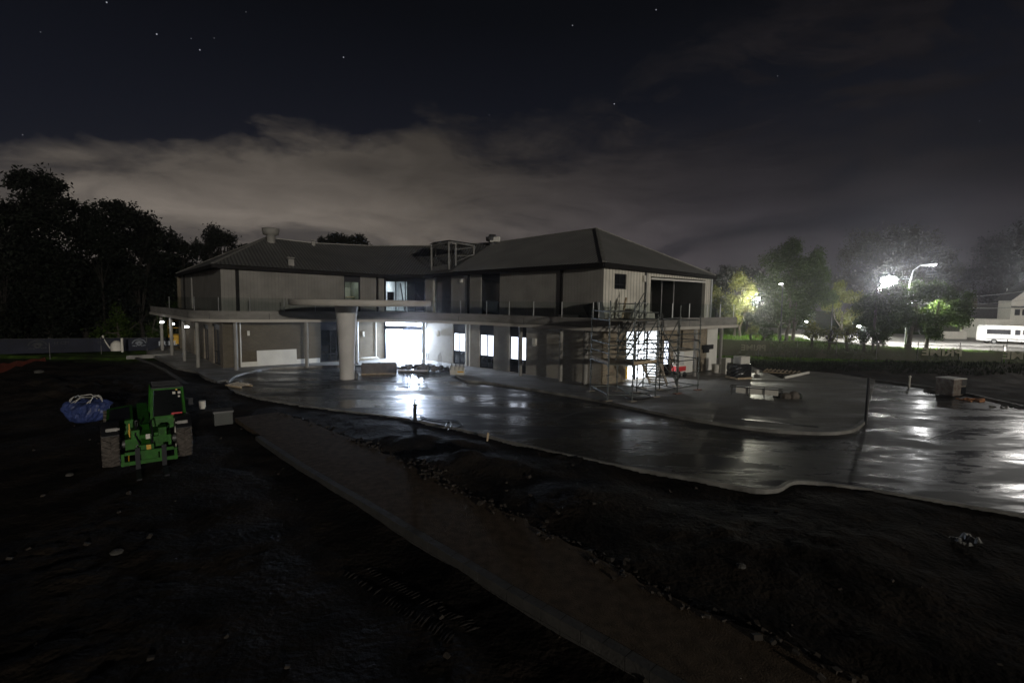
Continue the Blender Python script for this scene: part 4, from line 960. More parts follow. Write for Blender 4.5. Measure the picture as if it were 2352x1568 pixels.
# ---------------------------------------------------------------- things by the entrance
c0, c1 = at(829, 862, 0), at(905, 860, 0); mid = (c0 + c1) / 2
cs = thing('crate', 'long dark timber crate of brick offcuts beside the mushroom column', 'crate', (mid.x, mid.y + .4, 0), math.atan2(c1.y - c0.y, c1.x - c0.x))
mb = MB(); mb.box((0, 0, .1), (2.35, .85, .14)); mb.build('base', m_timber, cs)
m_dkt = mat('stained_ply', (.10, .085, .07), .8, var=.3, scale=3)
for yy in (-.45, .45): mb = MB(); mb.box((0, yy, .45), (2.35, .04, .62)); mb.build('side_panel', m_dkt, cs)
for xx in (-1.17, 1.17): mb = MB(); mb.box((xx, 0, .45), (.04, .86, .62)); mb.build('end_panel', m_dkt, cs)
mb = MB()
for k in range(26): mb.box((-1.0 + .085 * k, random.uniform(-.25, .25), .72 + random.uniform(0, .05)), (.2, .1, .07), random.uniform(0, 3))
o = mb.build('brick_offcuts', m_brL, cs); o['kind'] = 'stuff'
c = at(818, 868, 0); mb = MB(); mb.lathe((c.x, c.y, 0), [(.16, 0), (.16, .3), (.06, .34), (.05, .5), (0, .5)], 12); mb.box((c.x - .1, c.y, .95), (.5, .3, .06), .3); mb.box((c.x - .1, c.y, .7), (.06, .06, .5)); simple('site_pump', 'small pump on a stand at the foot of the mushroom column', 'pump', mb, m_grey)
# trestle bench
a, b14 = at(914, 872, 0), at(975, 873, 0); c = (a + b14) / 2
tb_ = thing('trestle_bench', 'low trestle bench standing in the bright reflection before the entrance', 'bench', (c.x + .1, c.y, 0), math.atan2(b14.y - a.y, b14.x - a.x))
mb = MB(); mb.box((0, 0, .62), (1.95, .32, .05)); mb.build('top', m_timber, tb_); mb = MB(); mb.box((0, .0, .5), (1.9, .05, .2)); mb.build('rail', m_grey, tb_)
for xx in (-.6, -.1, .35, .75):
    mb = MB(); mb.beam((xx, -.22, 0), (xx, -.05, .6), .035, .035); mb.build('leg', m_grey, tb_); mb = MB(); mb.beam((xx, .22, 0), (xx, .05, .6), .035, .035); mb.build('leg', m_grey, tb_)
# marker rods
for u_, v_, h_, lb in [(936.5, 893, 1.1, 'thin steel rod standing in the wet concrete in front of the trestle'), (963, 880, .8, 'thin steel rod standing at the right end of the trestle'), (688, 932, .55, 'short marker rod with yellow tip on the kerb left of the driveway')]:
    c = at(u_, v_, 0); mb = MB(); mb.tube([(c.x, c.y, 0), (c.x, c.y, h_)], .016, 6); simple('marker_rod', lb, 'rod', mb, m_grey)
# heap of formwork and reinforcing bars
pts = [at(905 + k * 9.5, 851 + (2 if k % 2 else 0), .1) for k in range(16)]
rb = thing('rubble_heap', 'dark heap of broken concrete and steel bars on the kerb at the entrance', 'rubble heap', (pts[7].x, pts[7].y, .1))
mb = MB(); n = 24
for k in range(60):
    t_ = random.random(); p = at(915 + t_ * 120, 849 + random.uniform(-2, 4), .1); s_ = random.uniform(.12, .34) * (1 - abs(t_ - .5)); mb.box((p.x, p.y, .1 + s_ * .5 + .25 * (1 - abs(t_ - .45) * 2) * random.random()), (s_ * 1.8, s_, s_), random.uniform(0, 3), (random.uniform(-.5, .5), random.uniform(-.5, .5)))
mb.build('rubble', m_dkt, rb, world=True)['kind'] = 'stuff'
for u_, h_ in ((983, .75), (987.5, .7), (1010, .6), (1014, .8), (1017, .55)):
    c = at(u_ - 4, 845, .1); mb = MB(); mb.tube([(c.x, c.y, .1), (c.x + .02, c.y, .5 + h_)], .02, 6); mb.build('steel_bar', m_grey, rb, world=True)
# white bag tub with four black handles
c = at(1050, 860, ZP); ob = thing('woven_tub', 'white woven tub with black strap handles on the footpath right of the entrance', 'tub', (c.x, c.y + .2, ZP))
mb = MB(); mb.prism([(-.48, -.38), (.48, -.38), (.48, .38), (-.48, .38)], 0, [.62, .62, .66, .66]); mb.build('bag', m_bag, ob)
for xx in (-.42, -.14, .14, .42): mb = MB(); mb.tube([(xx, -.40, .35), (xx + .02, -.42, .6), (xx + .07, -.40, .82), (xx + .1, -.36, .5)], .02, 6); mb.build('handle', m_black, ob)
mb = MB(); mb.box((.25, -.39, .22), (.42, .01, .1)); mb.build('print', m_yel, ob)
# white sheets stacked along the left wing, right of the mushroom column
c = at(848, 825, ZP); mb = MB()
for k in range(4): mb.box((c.x + .05 * k, c.y - .3, ZP + .03 + .05 * k), (1.9 - .2 * k, .5, .04), .55 + .03 * k)
simple('sheet_stack', 'loose stack of pale sheets against the brick wall left of the entrance', 'sheets', mb, m_paper)
# white panel leaning against the left wing
sP, zP = onw(590, 845, B_, P1_); sQ, _ = onw(681, 845, B_, P1_); p, d, n, L = wall_frame(B_, P1_); q = p + d * ((sP + sQ) / 2) - n * .16
mb = MB(); mb.box((q.x, q.y, .72), (sQ - sP, .03, 1.15), math.atan2(d.y, d.x), (R(-6), 0)); simple('wall_panel', 'large pale sheet leaning against the left wing brick wall', 'panel', mb, m_white)

# ---------------------------------------------------------------- posts, tap, cables
c = at(953, 968, -.05); st = thing('standpipe', 'short dark standpipe with a brass tap on the edge of the wet driveway', 'standpipe', (c.x, c.y, 0))
mb = MB(); mb.lathe((0, 0, -.1), [(.085, 0), (.075, .75), (.12, .77), (.12, .80), (.06, .81)], 14); mb.build('post', m_bin, st)
mb = MB(); mb.tube([(0, 0, .7), (0, 0, .88), (.04, -.02, .92)], .025, 8); mb.box((0, 0, .95), (.05, .02, .06)); mb.build('tap', mat('brass', (.4, .33, .2), .3, .8), st)
c = at(1120, 1010, -.02); mb = MB(); mb.box((c.x, c.y, .1), (.07, .05, .32), .3, (.1, .1)); simple('survey_peg', 'short pale timber peg in the soil beside the driveway edge', 'peg', mb, m_timber)
for pts, lb in [([(965, 955), (990, 962), (1020, 965), (1045, 965), (1060, 972), (1062, 978), (1050, 982)], 'thin black cable trailing along the driveway edge right of the standpipe'),
                ([(1022, 985), (1026, 975), (1034, 973), (1036, 982), (1028, 992), (1040, 994)], 'small loose coil of black cable in the soil below the driveway edge'),
                ([(945, 955), (940, 960), (946, 966), (955, 968), (975, 962)], 'short black hose at the foot of the standpipe'),
                ([(1432, 914), (1445, 908), (1464, 907), (1482, 909), (1496, 915), (1484, 920), (1464, 922), (1445, 920), (1432, 914)], 'ring of hose lying on the pavement in front of the scaffold')]:
    P = smoothpts([P2(u_, v_, .03) for u_, v_ in pts], 4); mb = MB(); mb.tube([(x, y, max(gz(x, y), ZP if 'ring' in lb else 0.0) + .03 + (.06 if 'coil' in lb else 0)) for x, y in P], .022 if 'ring' not in lb else .035, 6); simple('cable' if 'hose' not in lb else 'hose', lb, 'cable' if 'hose' not in lb else 'hose', mb, m_black)
c = at(1988, 974, .0); bp_ = thing('black_post', 'tall slender black post at the rounded corner of the pavement', 'post', (c.x, c.y, 0))
mb = MB(); mb.tube([(0, 0, -.05), (0, 0, 2.02)], .065, 14); mb.build('shaft', m_black, bp_); mb = MB(); mb.lathe((0, 0, 2.02), [(.072, 0), (.072, .03), (.03, .06), (0, .065)], 14); mb.build('cap', m_black, bp_)
# trench drain in the pavement
mb = MB(); strip(mb, [P2(1700, 962, ZP), P2(1760, 967, ZP), P2(1880, 980, ZP)], .28, ZP - .06, ZP + .004); strip(mb, [P2(1395, 935, 0), P2(1430, 940, 0)], .12, 0, .006); struct('trench_drain', mb, m_black)

# ---------------------------------------------------------------- scaffold
sca = thing('scaffold_tower', 'steel scaffold stair tower standing at the right corner of the building', 'scaffold', (7.6, 27.4, ZP))
eS = Vector((.82, .572, 0)); nS = Vector((.572, -.82, 0)); O = Vector((5.05, 25.35, 0))
def SP(a, b, z=0.0): return O + eS * a - nS * b + Vector((0, 0, z))
stds = {'b': ((5.0, 25.3), 5.3), 'd': ((6.25, 25.25), 5.25), 'g': ((7.85, 26.6), 4.6), 'i': ((9.4, 27.7), 5.1), 'j': ((11.05, 29.0), 4.6), 'a': ((4.55, 28.1), 4.9),
        'c': ((6.1, 28.3), 5.2), 'e': ((7.15, 27.9), 5.3), 'f': ((7.9, 29.4), 6.15), 'h': ((8.75, 28.9), 4.6), 'k': ((10.2, 30.3), 4.4)}
def SV(k, z): (x, y), t_ = stds[k]; return Vector((x, y, z))
for k, ((x, y), t_) in stds.items():
    mb = MB(); mb.tube([(x, y, ZP + .02), (x, y, t_)], .036, 8)
    for zz in (.45, .95, 1.45, 1.95, 2.45, 2.95, 3.45, 3.95, 4.45):
        if zz < t_: mb.lathe((x, y, zz), [(.04, -.04), (.075, -.03), (.075, .03), (.04, .04)], 8)
    s_ = mb.build('standard', m_scaf, sca, world=True)


    mb = MB(); mb.box((x, y, ZP + .02), (.5, .24, .035), .61); mb.build('sole_board', mat('red_plank' + k, (.26, .12, .08), .8) if k in 'ij' else m_plank, sca, world=True)
led = []
for pr in ['bd', 'dg', 'gi', 'ij', 'ac', 'ce', 'eh', 'hk', 'fh', 'ab', 'cd', 'eg', 'hi', 'kj']:
    for z in (.42, 2.0, 2.55, 3.05, 4.3): led.append((pr, z))
for pr in ('bd', 'dg', 'ab', 'ac', 'ce', 'ef'): led.append((pr, 4.75)); 
for pr in ('ef', 'ce'): led.append((pr, 5.2))
for pr in ('ij', 'hi', 'gi'): led.append((pr, 1.2)); led.append((pr, 3.45))
random.seed(5)
for pr, z in led:
    a, b15 = SV(pr[0], z), SV(pr[1], z); dz_ = random.choice((0, 0, .03, -.04)); a.z += dz_; b15.z += dz_
    mb = MB(); mb.tube([a, b15], .030, 6); mb.build('ledger', m_scaf, sca, world=True)
for a, b16 in [(SV('c', 2.1), SV('f', 4.9)), (SV('c', 2.6), SV('f', 5.6)), (SV('c', 3.3), SV('f', 6.0)), (SV('d', 2.2), SV('g', 4.4)), (SV('g', 4.2), SV('i', 2.1)), (SV('h', 3.9), SV('i', .6)), (SV('g', 3.6), SV('i', .5)), (SV('e', 4.2), SV('h', 2.1)), (SV('f', 3.1), SV('k', .4)), (SV('h', 2.1), SV('k', 4.2)), (SV('e', .4), SV('h', 2.0))]:
    mb = MB(); mb.tube([a, b16], .030, 6); mb.build('brace', m_scaf, sca, world=True)
def deck(ks, z, nm='deck'):
    mb = MB(); P = [SV(k, 0) for k in ks]; c = sum(P, Vector()) / 4
    a, b17, c4, d4 = P; m_ = 5
    for i in range(m_):
        t0, t1 = (i + .04) / m_, (i + .96) / m_
        mb.prism([tuple(a.lerp(d4, t0))[:2], tuple(b17.lerp(c4, t0))[:2], tuple(b17.lerp(c4, t1))[:2], tuple(a.lerp(d4, t1))[:2]], z, z + .045)
    mb.build(nm, m_plank, sca, world=True)
deck('abdc', 1.98); deck('cdge', 1.98); deck('abdc', 4.26); deck('cdge', 4.26)
mb = MB(); mb.beam(SV('d', 2.1), SV('g', 2.1) + Vector((0, 0, .0)), .03, .17); mb.build('toe_board', m_timber, sca, world=True)
mb = MB(); mb.beam(SV('a', 2.1), SV('b', 2.1), .03, .15); mb.build('toe_board', m_timber, sca, world=True)
def flight(p, q, w, nst, m_s, sw, sh):
    p, q = Vector(p), Vector(q); h_ = Vector((q.x - p.x, q.y - p.y, 0)).normalized(); sdv = Vector((-h_.y, h_.x, 0)) * w / 2
    for sg in (-1, 1): mb = MB(); mb.beam(p + sdv * sg, q + sdv * sg, sw, sh); mb.build('stair_stringer', m_s, sca, world=True)
    for k in range(nst):
        c = p.lerp(q, (k + .6) / nst); mb = MB(); mb.box(c, (.24, w - .06, .055), math.atan2(h_.y, h_.x)); mb.build('stair_tread', m_plank, sca, world=True)
    return sdv
flight((9.1, 30.25, ZP + .12), (7.95, 28.35, 2.0), 1.05, 9, m_plank, .05, .24)
sdv = flight((5.9, 26.9, 2.05), (7.5, 28.4, 4.2), .6, 9, m_scaf, .04, .10)
for sg in (-1, 1):
    for dz_ in (.5, 1.0): mb = MB(); mb.tube([Vector((5.9, 26.9, 2.05 + dz_)) + sdv * sg, Vector((7.5, 28.4, 4.2 + dz_)) + sdv * sg], .026, 6); mb.build('hand_rail', m_scaf, sca, world=True)

# things seen through the scaffold
s_ = onw(1452, 840, F_, G_)[0]; p, d, n, L = wall_frame(F_, G_); c = p + d * (s_ + .05) + n * .9
yb = thing('yellow_bin', 'yellow bin with a blue lid inside the bright side room', 'bin', (c.x, c.y, .13), math.atan2(d.y, d.x))
mb = MB(); mb.prism([(-.28, -.28), (.28, -.28), (.30, .3), (-.3, .3)], 0, .85); mb.build('body', m_yel, yb); mb = MB(); mb.box((0, 0, .92), (.6, .6, .12)); mb.build('lid', mat('blue_lid', (.1, .35, .6), .5), yb)
c = p + d * (onw(1541, 845, F_, G_)[0] - .4) - n * .9
rt = thing('red_machine', 'red wheeled site machine with white top beside the scaffold stair', 'machine', (c.x, c.y, ZP), math.atan2(d.y, d.x))
mb = MB(); mb.box((0, 0, .62), (.95, .5, .32)); mb.build('body', m_red, rt); mb = MB(); mb.box((0, 0, .84), (.7, .42, .12)); mb.tube([(-.45, 0, .9), (-.7, 0, 1.1), (-.75, 0, .8)], .03, 6); mb.build('cover', m_paper, rt)
for xx in (-.35, .35):
    mb = MB(); mb.tube([(xx, -.28, .2), (xx, -.2, .2)], .19, 14); mb.build('wheel', m_black, rt); mb = MB(); mb.tube([(xx, .2, .2), (xx, .28, .2)], .19, 14); mb.build('wheel', m_black, rt)
c = p + d * (onw(1552, 845, F_, G_)[0]) - n * .35
mb = MB(); mb.box((c.x - .12, c.y, 1.0), (.06, .75, 1.75), math.atan2(d.y, d.x) + .5, (0, R(-12))); simple('leaning_board', 'tall white board leaning beside the red machine under the balcony', 'board', mb, m_white)
# ---------------------------------------------------------------- pavement clutter on the right
a, b18 = at(1686, 906, ZP), at(1800, 916, ZP); c = (a + b18) / 2; L_ = (b18 - a).length
tt = thing('work_bench', 'long low steel bench carrying pale slabs and tool bags on the pavement', 'bench', (c.x, c.y + .3, ZP), math.atan2(b18.y - a.y, b18.x - a.x))
mb = MB(); mb.box((0, .3, .46), (L_ + .2, .06, .06)); mb.box((0, -.3, .46), (L_ + .2, .06, .06)); mb.build('frame', m_grey, tt)
for k in range(3): mb = MB(); mb.box((-L_ / 2 + .55 + k * (L_ - .3) / 3, -.05, .30), (L_ / 3.7, .45, .34)); mb.build('slab', m_paper, tt)
for k in range(4):
    for yy in (-.3, .3): mb = MB(); mb.box((-L_ / 2 + k * L_ / 3, yy, .22), (.05, .05, .44)); mb.build('leg', m_grey, tt)
c = at(1814, 915, ZP)
ht = thing('tool_heap', 'heap of dark bags and tools at the right end of the low bench', 'tool bags', (c.x, c.y + .2, ZP))
for k in range(5):
    mb = MB(); x_, y_ = -.45 + k * .23, random.uniform(-.2, .2); vs = [(x_ + .27 * r * math.cos(a * .7) * (1 + .35 * mnoise.noise((a, z * 4, k))), y_ + .2 * r * math.sin(a * .7) * (1 + .35 * mnoise.noise((a + 3, z * 4, k))), z * (1 - .25 * (k % 3))) for r, z in ((1, 0), (1.1, .18), (.75, .36), (.3, .42)) for a in range(9)]; mb.add(vs, [(i * 9 + q, i * 9 + (q + 1) % 9, (i + 1) * 9 + (q + 1) % 9, (i + 1) * 9 + q) for i in range(3) for q in range(9)] + [tuple(range(27, 36))]); mb.build('bag', m_dkt if k % 2 else m_dkt if k == 2 else m_bin, ht)
c = at(1704, 871, ZP)
wp = thing('wrapped_pallet', 'pallet of goods wrapped in shiny black plastic beside the outer columns', 'pallet', (c.x, c.y + .5, ZP), .35)
mb = MB(); mb.box((0, 0, .07), (1.25, 1.1, .12)); mb.build('base', m_timber, wp)
mb = MB(); vs = []; n = 24
for j in range(8):
    for k in range(n):
        a = 2 * math.pi * k / n; r = .62 / max(abs(math.cos(a)), abs(math.sin(a))) ** .8; r *= 1 + .06 * mnoise.noise((math.cos(a) * 4, math.sin(a) * 4, j * .8))
        vs.append((r * math.cos(a), r * .9 * math.sin(a), .14 + j * .13))
mb.add(vs, [(j * n + k, j * n + (k + 1) % n, (j + 1) * n + (k + 1) % n, (j + 1) * n + k) for j in range(7) for k in range(n)] + [tuple(range(7 * n, 8 * n))]); mb.build('wrapping', mat('black_film', (.012, .012, .014), .12, bump=.5, bscale=9), wp)
ct = thing('carton', 'open pale carton on top of the black wrapped pallet', 'carton', (c.x + .1, c.y + .4, ZP + 1.06), .5); mb = MB(); mb.box((0, 0, .24), (.95, .6, .48)); mb.build('box', m_paper, ct); mb = MB(); mb.box((.50, 0, .40), (.03, .5, .18), 0, (0, R(25))); mb.build('flap', m_paper, ct)
c = at(1668, 860, ZP); mb = MB(); mb.box((c.x + .2, c.y + .6, ZP + .58), (.55, .4, 1.15), .5); mb.box((c.x + .08, c.y + .36, ZP + .8), (.06, .03, .1), .5); simple('cabinet', 'pale upright cabinet behind the black wrapped pallet', 'cabinet', mb, m_paper)
c = at(1650, 856, ZP); mb = MB(); mb.lathe((c.x - .1, c.y + .2, ZP), [(.28, 0), (.33, .6), (.35, .62)], 14); simple('bucket', 'round pale bucket at the far corner of the building under the balcony', 'bucket', mb, m_bag)
c = at(1738, 858, ZP); mb = MB(); mb.box((c.x, c.y, ZP + .15), (.25, .22, .26), .3); simple('small_carton', 'small pale carton on the ground right of the black wrapped pallet', 'carton', mb, m_paper)
c = at(1796, 859, 0); tp = thing('timber_rack', 'flat rack of long timber battens beyond the far edge of the pavement', 'timber rack', (c.x, c.y, gz(c.x, c.y) + .02), R(-35))
for k in range(9): mb = MB(); mb.box((-1.1 + k * .27, 0, .14), (.07, 1.7, .04)); mb.build('batten', m_timber, tp)
for yy in (-.7, .7): mb = MB(); mb.box((0, yy, .06), (2.4, .08, .1)); mb.build('bearer', m_timber, tp)
a, b19 = at(1802, 870, .1), at(1858, 858, .1); mb = MB(); mb.beam((a.x, a.y, .14), (b19.x, b19.y, .14), .08, .28); simple('form_board', 'pale formwork board along the far corner of the concrete slab', 'board', mb, m_paper)
c = at(2088, 889, 0); mb = MB(); mb.tube([(c.x, c.y, -.1), (c.x, c.y, .62)], .05, 8); mb.lathe((c.x, c.y, .62), [(.05, 0), (.085, .06), (.06, .14), (0, .16)], 10); simple('capped_rod', 'short rod with a round white safety cap on the far slab edge', 'rod', mb, m_paper)
c = at(2190, 909, 0); hb = thing('site_cabinet', 'battered square metal cabinet with an open shiny side on the far slab edge', 'cabinet', (c.x + .1, c.y + .35, .0), R(20))
mb = MB(); mb.box((0, 0, .52), (1.15, .9, .96)); mb.build('body', mat('worn_metal', (.26, .24, .21), .5, .3, var=.4, scale=5, col2=(.12, .08, .06)), hb)
mb = MB(); mb.box((.35, -.47, .80), (.45, .03, .36)); mb.build('door', mat('bright_steel', (.7, .7, .68), .15, .9), hb); mb = MB(); mb.box((.35, -.47, .32), (.42, .02, .44)); mb.build('pane', m_glass, hb)
mb = MB(); mb.box((0, 0, 1.02), (1.2, .95, .05)); mb.build('lid', m_white, hb)
def lumps(name, label, cat, u_, v_, n_, sp_, s_, m_):
    c = at(u_, v_, 0); mb = MB()
    for k in range(n_):
        s2 = s_ * random.uniform(.5, 1.2); mb.box((c.x + random.uniform(-sp_, sp_), c.y + random.uniform(-sp_, sp_) * .6, gz(c.x, c.y) * 0 + s2 * .3), (s2 * 1.4, s2, s2 * .6), random.uniform(0, 3), (random.uniform(-.3, .3), random.uniform(-.3, .3)))
    o = simple(name, label, cat, mb, m_); o['kind'] = 'stuff'; return o
lumps('rubble', 'orange brick rubble spilled beside the metal cabinet', 'rubble', 2232, 920, 26, .55, .18, mat('brick_rubble', (.42, .2, .09), .9))
lumps('debris', 'pale stones lying left of the metal cabinet', 'rubble', 2140, 900, 10, .35, .2, m_conc)
lumps('scraps', 'pale scraps scattered on the slab edge far right', 'rubble', 2300, 935, 12, .8, .14, m_conc)
lumps('scraps', 'small offcuts lying on the pavement near the trench drain', 'rubble', 1800, 862, 4, .3, .1, m_conc)

# balcony odds and ends
p, d, n, L = wall_frame(P2_, F_)
def bal(u_, off, P=P2_, Q=F_):
    s_, _ = onw(u_, 705, P, Q); p, d, n, L = wall_frame(P, Q); return p + d * s_ - n * off
c = bal(1375, .45); hp = thing('tipping_hopper', 'dark slanted hopper resting on the balcony corner', 'hopper', (c.x + .1, c.y, 4.12), angR)
mb = MB(); vs = [(-.3, -.3, .1), (.45, -.3, .1), (.45, .3, .1), (-.3, .3, .1), (-.75, -.35, .85), (.25, -.35, 1.15), (.25, .35, 1.15), (-.75, .35, .85)]; mb.add(vs, [(3, 2, 1, 0), (0, 1, 5, 4), (1, 2, 6, 5), (2, 3, 7, 6), (3, 0, 4, 7)]); mb.build('bin', m_bin, hp); mb = MB(); mb.box((0, 0, .04), (.9, .6, .08)); mb.build('base', m_timber, hp)
c = bal(1322, .6); mb = MB()
for k in range(4): mb.box((c.x, c.y, 4.16 + k * .07), (1.4, .5, .05), angR + .05 * k)
simple('board_stack', 'stack of white boards on the balcony beside the right wing wall', 'boards', mb, m_white)
c = bal(1440, .8, F_, G_); mb = MB(); mb.box((c.x, c.y, 4.5), (.9, .05, .9), angE, (R(15), 0)); simple('leaning_sheet', 'pale square sheet leaning under the small balcony window', 'sheet', mb, m_paper)
c = bal(1411, .75, F_, G_); mb = MB(); mb.box((c.x, c.y, 4.75), (.18, .03, 1.6), angE, (R(6), R(7))); simple('leaning_plank', 'narrow timber plank leaning on the white boarded wall', 'plank', mb, m_timber)
# ---------------------------------------------------------------- fences
def fence(name, label, P, Q, h, seg, mesh_m, texts, group=None, slack=.12, zb=.12, ph=None, seed=1, dz=0.0):
    P, Q = Vector(P), Vector(Q); L = (Q - P).length; d = (Q - P).normalized(); ang = math.atan2(d.y, d.x)
    T = thing(name, label, 'fence', (P.x, P.y, 0), ang); n = max(1, round(L / seg))
    for k in range(n + 1):
        x = L * k / n; z = gz(P.x + d.x * x, P.y + d.y * x); hh = (h + .1) if not ph else ph[k % len(ph)]
        z = z if not dz else dz * x / L; mb = MB(); mb.tube([(x, 0, z - .4), (x, 0, z + hh)], .035, 8); mb.build('post', m_grey, T)
    mb = MB(); NX = n * 8
    for i in range(NX + 1):
        x = L * i / NX; fr_ = (i % 8) / 8; sag = slack * math.sin(math.pi * fr_) * (.5 + .5 * mnoise.noise((i // 8, seed, 0)))
        z = 0
        for j in range(5):
            t_ = j / 4; mb.v.append((x, .05 * math.sin(i * 1.7 + j) + .04 * mnoise.noise((i * .5, j, seed)), zb + (h - zb - sag) * t_ + dz * x / L))
    for i in range(NX):
        for j in range(4): mb.f.append([i * 5 + j, (i + 1) * 5 + j, (i + 1) * 5 + j + 1, i * 5 + j + 1]); mb.sm.append(True)
    mb.build('cloth', mesh_m, T)
    mb = MB(); mb.tube([(L * k / n, -.03, h - .02 + dz * k / n) for k in range(n + 1)], .018, 5); mb.build('top_rail', m_grey, T)
    for (x, z, s, txt, mir, sq, mm, nm) in texts:
        vs, fs = text_mb(txt, s, mir, sq, bold=.03 * s if s > .5 else 0); mb = MB()
        mb.add([(x + a, -.10 - c, z + b) for a, b, c in vs], fs); mb.build(nm, mm, T)
    return T, L
m_mesh = mat('shade_cloth', (.10, .09, .075), .9, scale=.45, col2=(.045, .045, .035))
tm = m_mesh.node_tree; bs = tm.nodes['Principled BSDF']; tl = nd(tm, 'ShaderNodeBsdfTranslucent'); tl.inputs[0].default_value = (.10, .09, .065, 1); tp_ = nd(tm, 'ShaderNodeBsdfTransparent'); tp_.inputs[0].default_value = (.9, .9, .9, 1)
m1 = nd(tm, 'ShaderNodeMixShader'); m1.inputs[0].default_value = .45; m2 = nd(tm, 'ShaderNodeMixShader'); m2.inputs[0].default_value = .22
tm.links.new(bs.outputs[0], m1.inputs[1]); tm.links.new(tl.outputs[0], m1.inputs[2]); tm.links.new(m1.outputs[0], m2.inputs[1]); tm.links.new(tp_.outputs[0], m2.inputs[2]); tm.links.new(m2.outputs[0], tm.nodes['Material Output'].inputs[0])
m_lett = mat('faded_lettering', (.16, .15, .11), .9, var=.3, scale=1.5); m_lett2 = mat('lamplit_lettering', (.55, .60, .66), .8, var=.1); m_lettE = mat('emblem_print', (.22, .24, .27), .8, var=.1); m_lett3 = mat('unlit_lettering', (.045, .048, .052), .8, var=.3)  # lett2, lettE, lett3: soffit lamps' light put into the print tones
m_banner = mat('blue_banner', (.012, .014, .026), .85, var=.25, scale=1.2)
def fx(u_, P, Q): return onw(u_, 800, P, Q)[0]
FA, FB, FC = (17.5, 50.0), (45.5, 45.6), (70, 41)
fence('site_fence', 'long mesh covered site fence with faded reversed lettering behind the right pavement', FA, FB, 1.75, 3.4, m_mesh,
      [(fx(2163, FA, FB), .72, .95, 'PRIME', True, 1.35, m_lett, 'lettering'), (fx(1730, FA, FB), .72, .8, 'PRIME', True, 1.1, m_lett, 'lettering')], ph=[2.0, 1.9, 1.9, 1.85, 2.5, 1.9, 2.0])
fence('site_fence', 'short mesh covered site fence at the far right below the white van', (45.7, 45.5), (62, 41.5), 1.7, 3.3, m_mesh,
      [(fx(2335, (45.7, 45.5), (62, 41.5)) + .6, .6, .95, 'PRIME', True, 1.35, m_lett, 'lettering')], ph=[2.4, 2.3, 1.9], seed=4)
LA, LB = (-46, 47.5), (-30.0, 62.0)
LA, LB = (-43.5, 41.0), (-34.6, 52.5)
LLn = math.hypot(LB[0] - LA[0], LB[1] - LA[1]); DZ = -.55
def lz(u_, z): return z + DZ * fx(u_, LA, LB) / LLn
lp = [(fx(385, LA, LB), lz(385, .70), .62, 'PRIME', False, 1.0, m_lett2, 'lettering'), (fx(142, LA, LB), lz(142, .95), .42, 'H CM', False, 1.0, m_lett3, 'lettering'), (fx(240, LA, LB), lz(240, .98), .42, 'H CM', False, 1.0, m_lett3, 'lettering')]
LT, LL = fence('banner_fence', 'dark blue banner fence with white lettering below the trees on the left', LA, LB, 1.5, 3.5, m_banner, lp, ph=[1.6], seed=9, slack=.04, zb=.2, dz=DZ)
def emblem(x, z, r, mt_):
    mb = MB(); n = 26
    for k in range(n):      # rays
        a = math.pi * 2 * k / n + .1; l = r * (.95 if 0 < a < math.pi else .6)
        mb.beam((x + .12 * r * math.cos(a), -.11, z + .12 * r * math.sin(a)), (x + l * .72 * math.cos(a) * 1.1, -.11, z + l * .72 * math.sin(a)), .012, .09 * r)
    for k in range(18):     # arched band
        a0, a1 = math.pi * (.03 + .94 * k / 18), math.pi * (.03 + .94 * (k + .8) / 18)
        mb.beam((x + r * 1.2 * math.cos(a0), -.11, z + r * .95 * math.sin(a0)), (x + r * 1.2 * math.cos(a1), -.11, z + r * .95 * math.sin(a1)), .012, .2 * r)
    for sg in (-1, 1):
        for q in (.5, .8, 1.05): mb.box((x + sg * r * q, -.11, z - r * .55 + .08 * q), (.22 * r, .012, .18 * r))
    mb.build('emblem', mt_, LT)
emblem(fx(319, LA, LB), lz(319, .9), .46, m_lettE); emblem(fx(86, LA, LB), lz(86, .85), .50, m_lett3)
c = at(20, 855, .3); mb = MB()
for k in range(26):
    a0 = at(-40 + k * 5.6, 862 - k * .9, .2); b0 = at(-34 + k * 5.6, 861 - k * .9, .2); mb.beam((a0.x, a0.y, .45 + .05 * math.sin(k)), (b0.x, b0.y, .45 + .05 * math.sin(k + 1)), .02, .6)
simple('barrier_mesh', 'sagging strip of orange barrier mesh low on the left beyond the mud', 'barrier mesh', mb, m_orange)
# low spoil edge things on the left
c = dep(268, 803, 47); dm = thing('white_drum', 'small white dome shaped drum with a bent pipe near the left banner fence', 'drum', (c.x, c.y, 0))
mb = MB(); mb.lathe((0, 0, 0), [(.45, 0), (.5, .35), (.42, .7), (.22, .92), (0, .98)], 16); mb.build('shell', m_paper, dm); mb = MB(); mb.tube([(-.6, 0, .2), (-1.0, 0, .8), (-1.25, 0, 1.3)], .05, 8); mb.lathe((-1.25, 0, 1.3), [(.08, 0), (.1, .1), (0, .18)], 8); mb.build('pipe', m_paper, dm)
c = dep(281, 805, 46); mb = MB(); mb.tube([(c.x, c.y, 0), (c.x, c.y, 1.3)], .1, 10); simple('white_bollard', 'short white post beside the white drum near the banner fence', 'bollard', mb, m_paper)
mb = MB(); strip(mb, [P2(290, 822), P2(330, 820), P2(372, 818), P2(400, 816)], .35, -.1, .2); struct('far_kerb', mb, m_kerb)
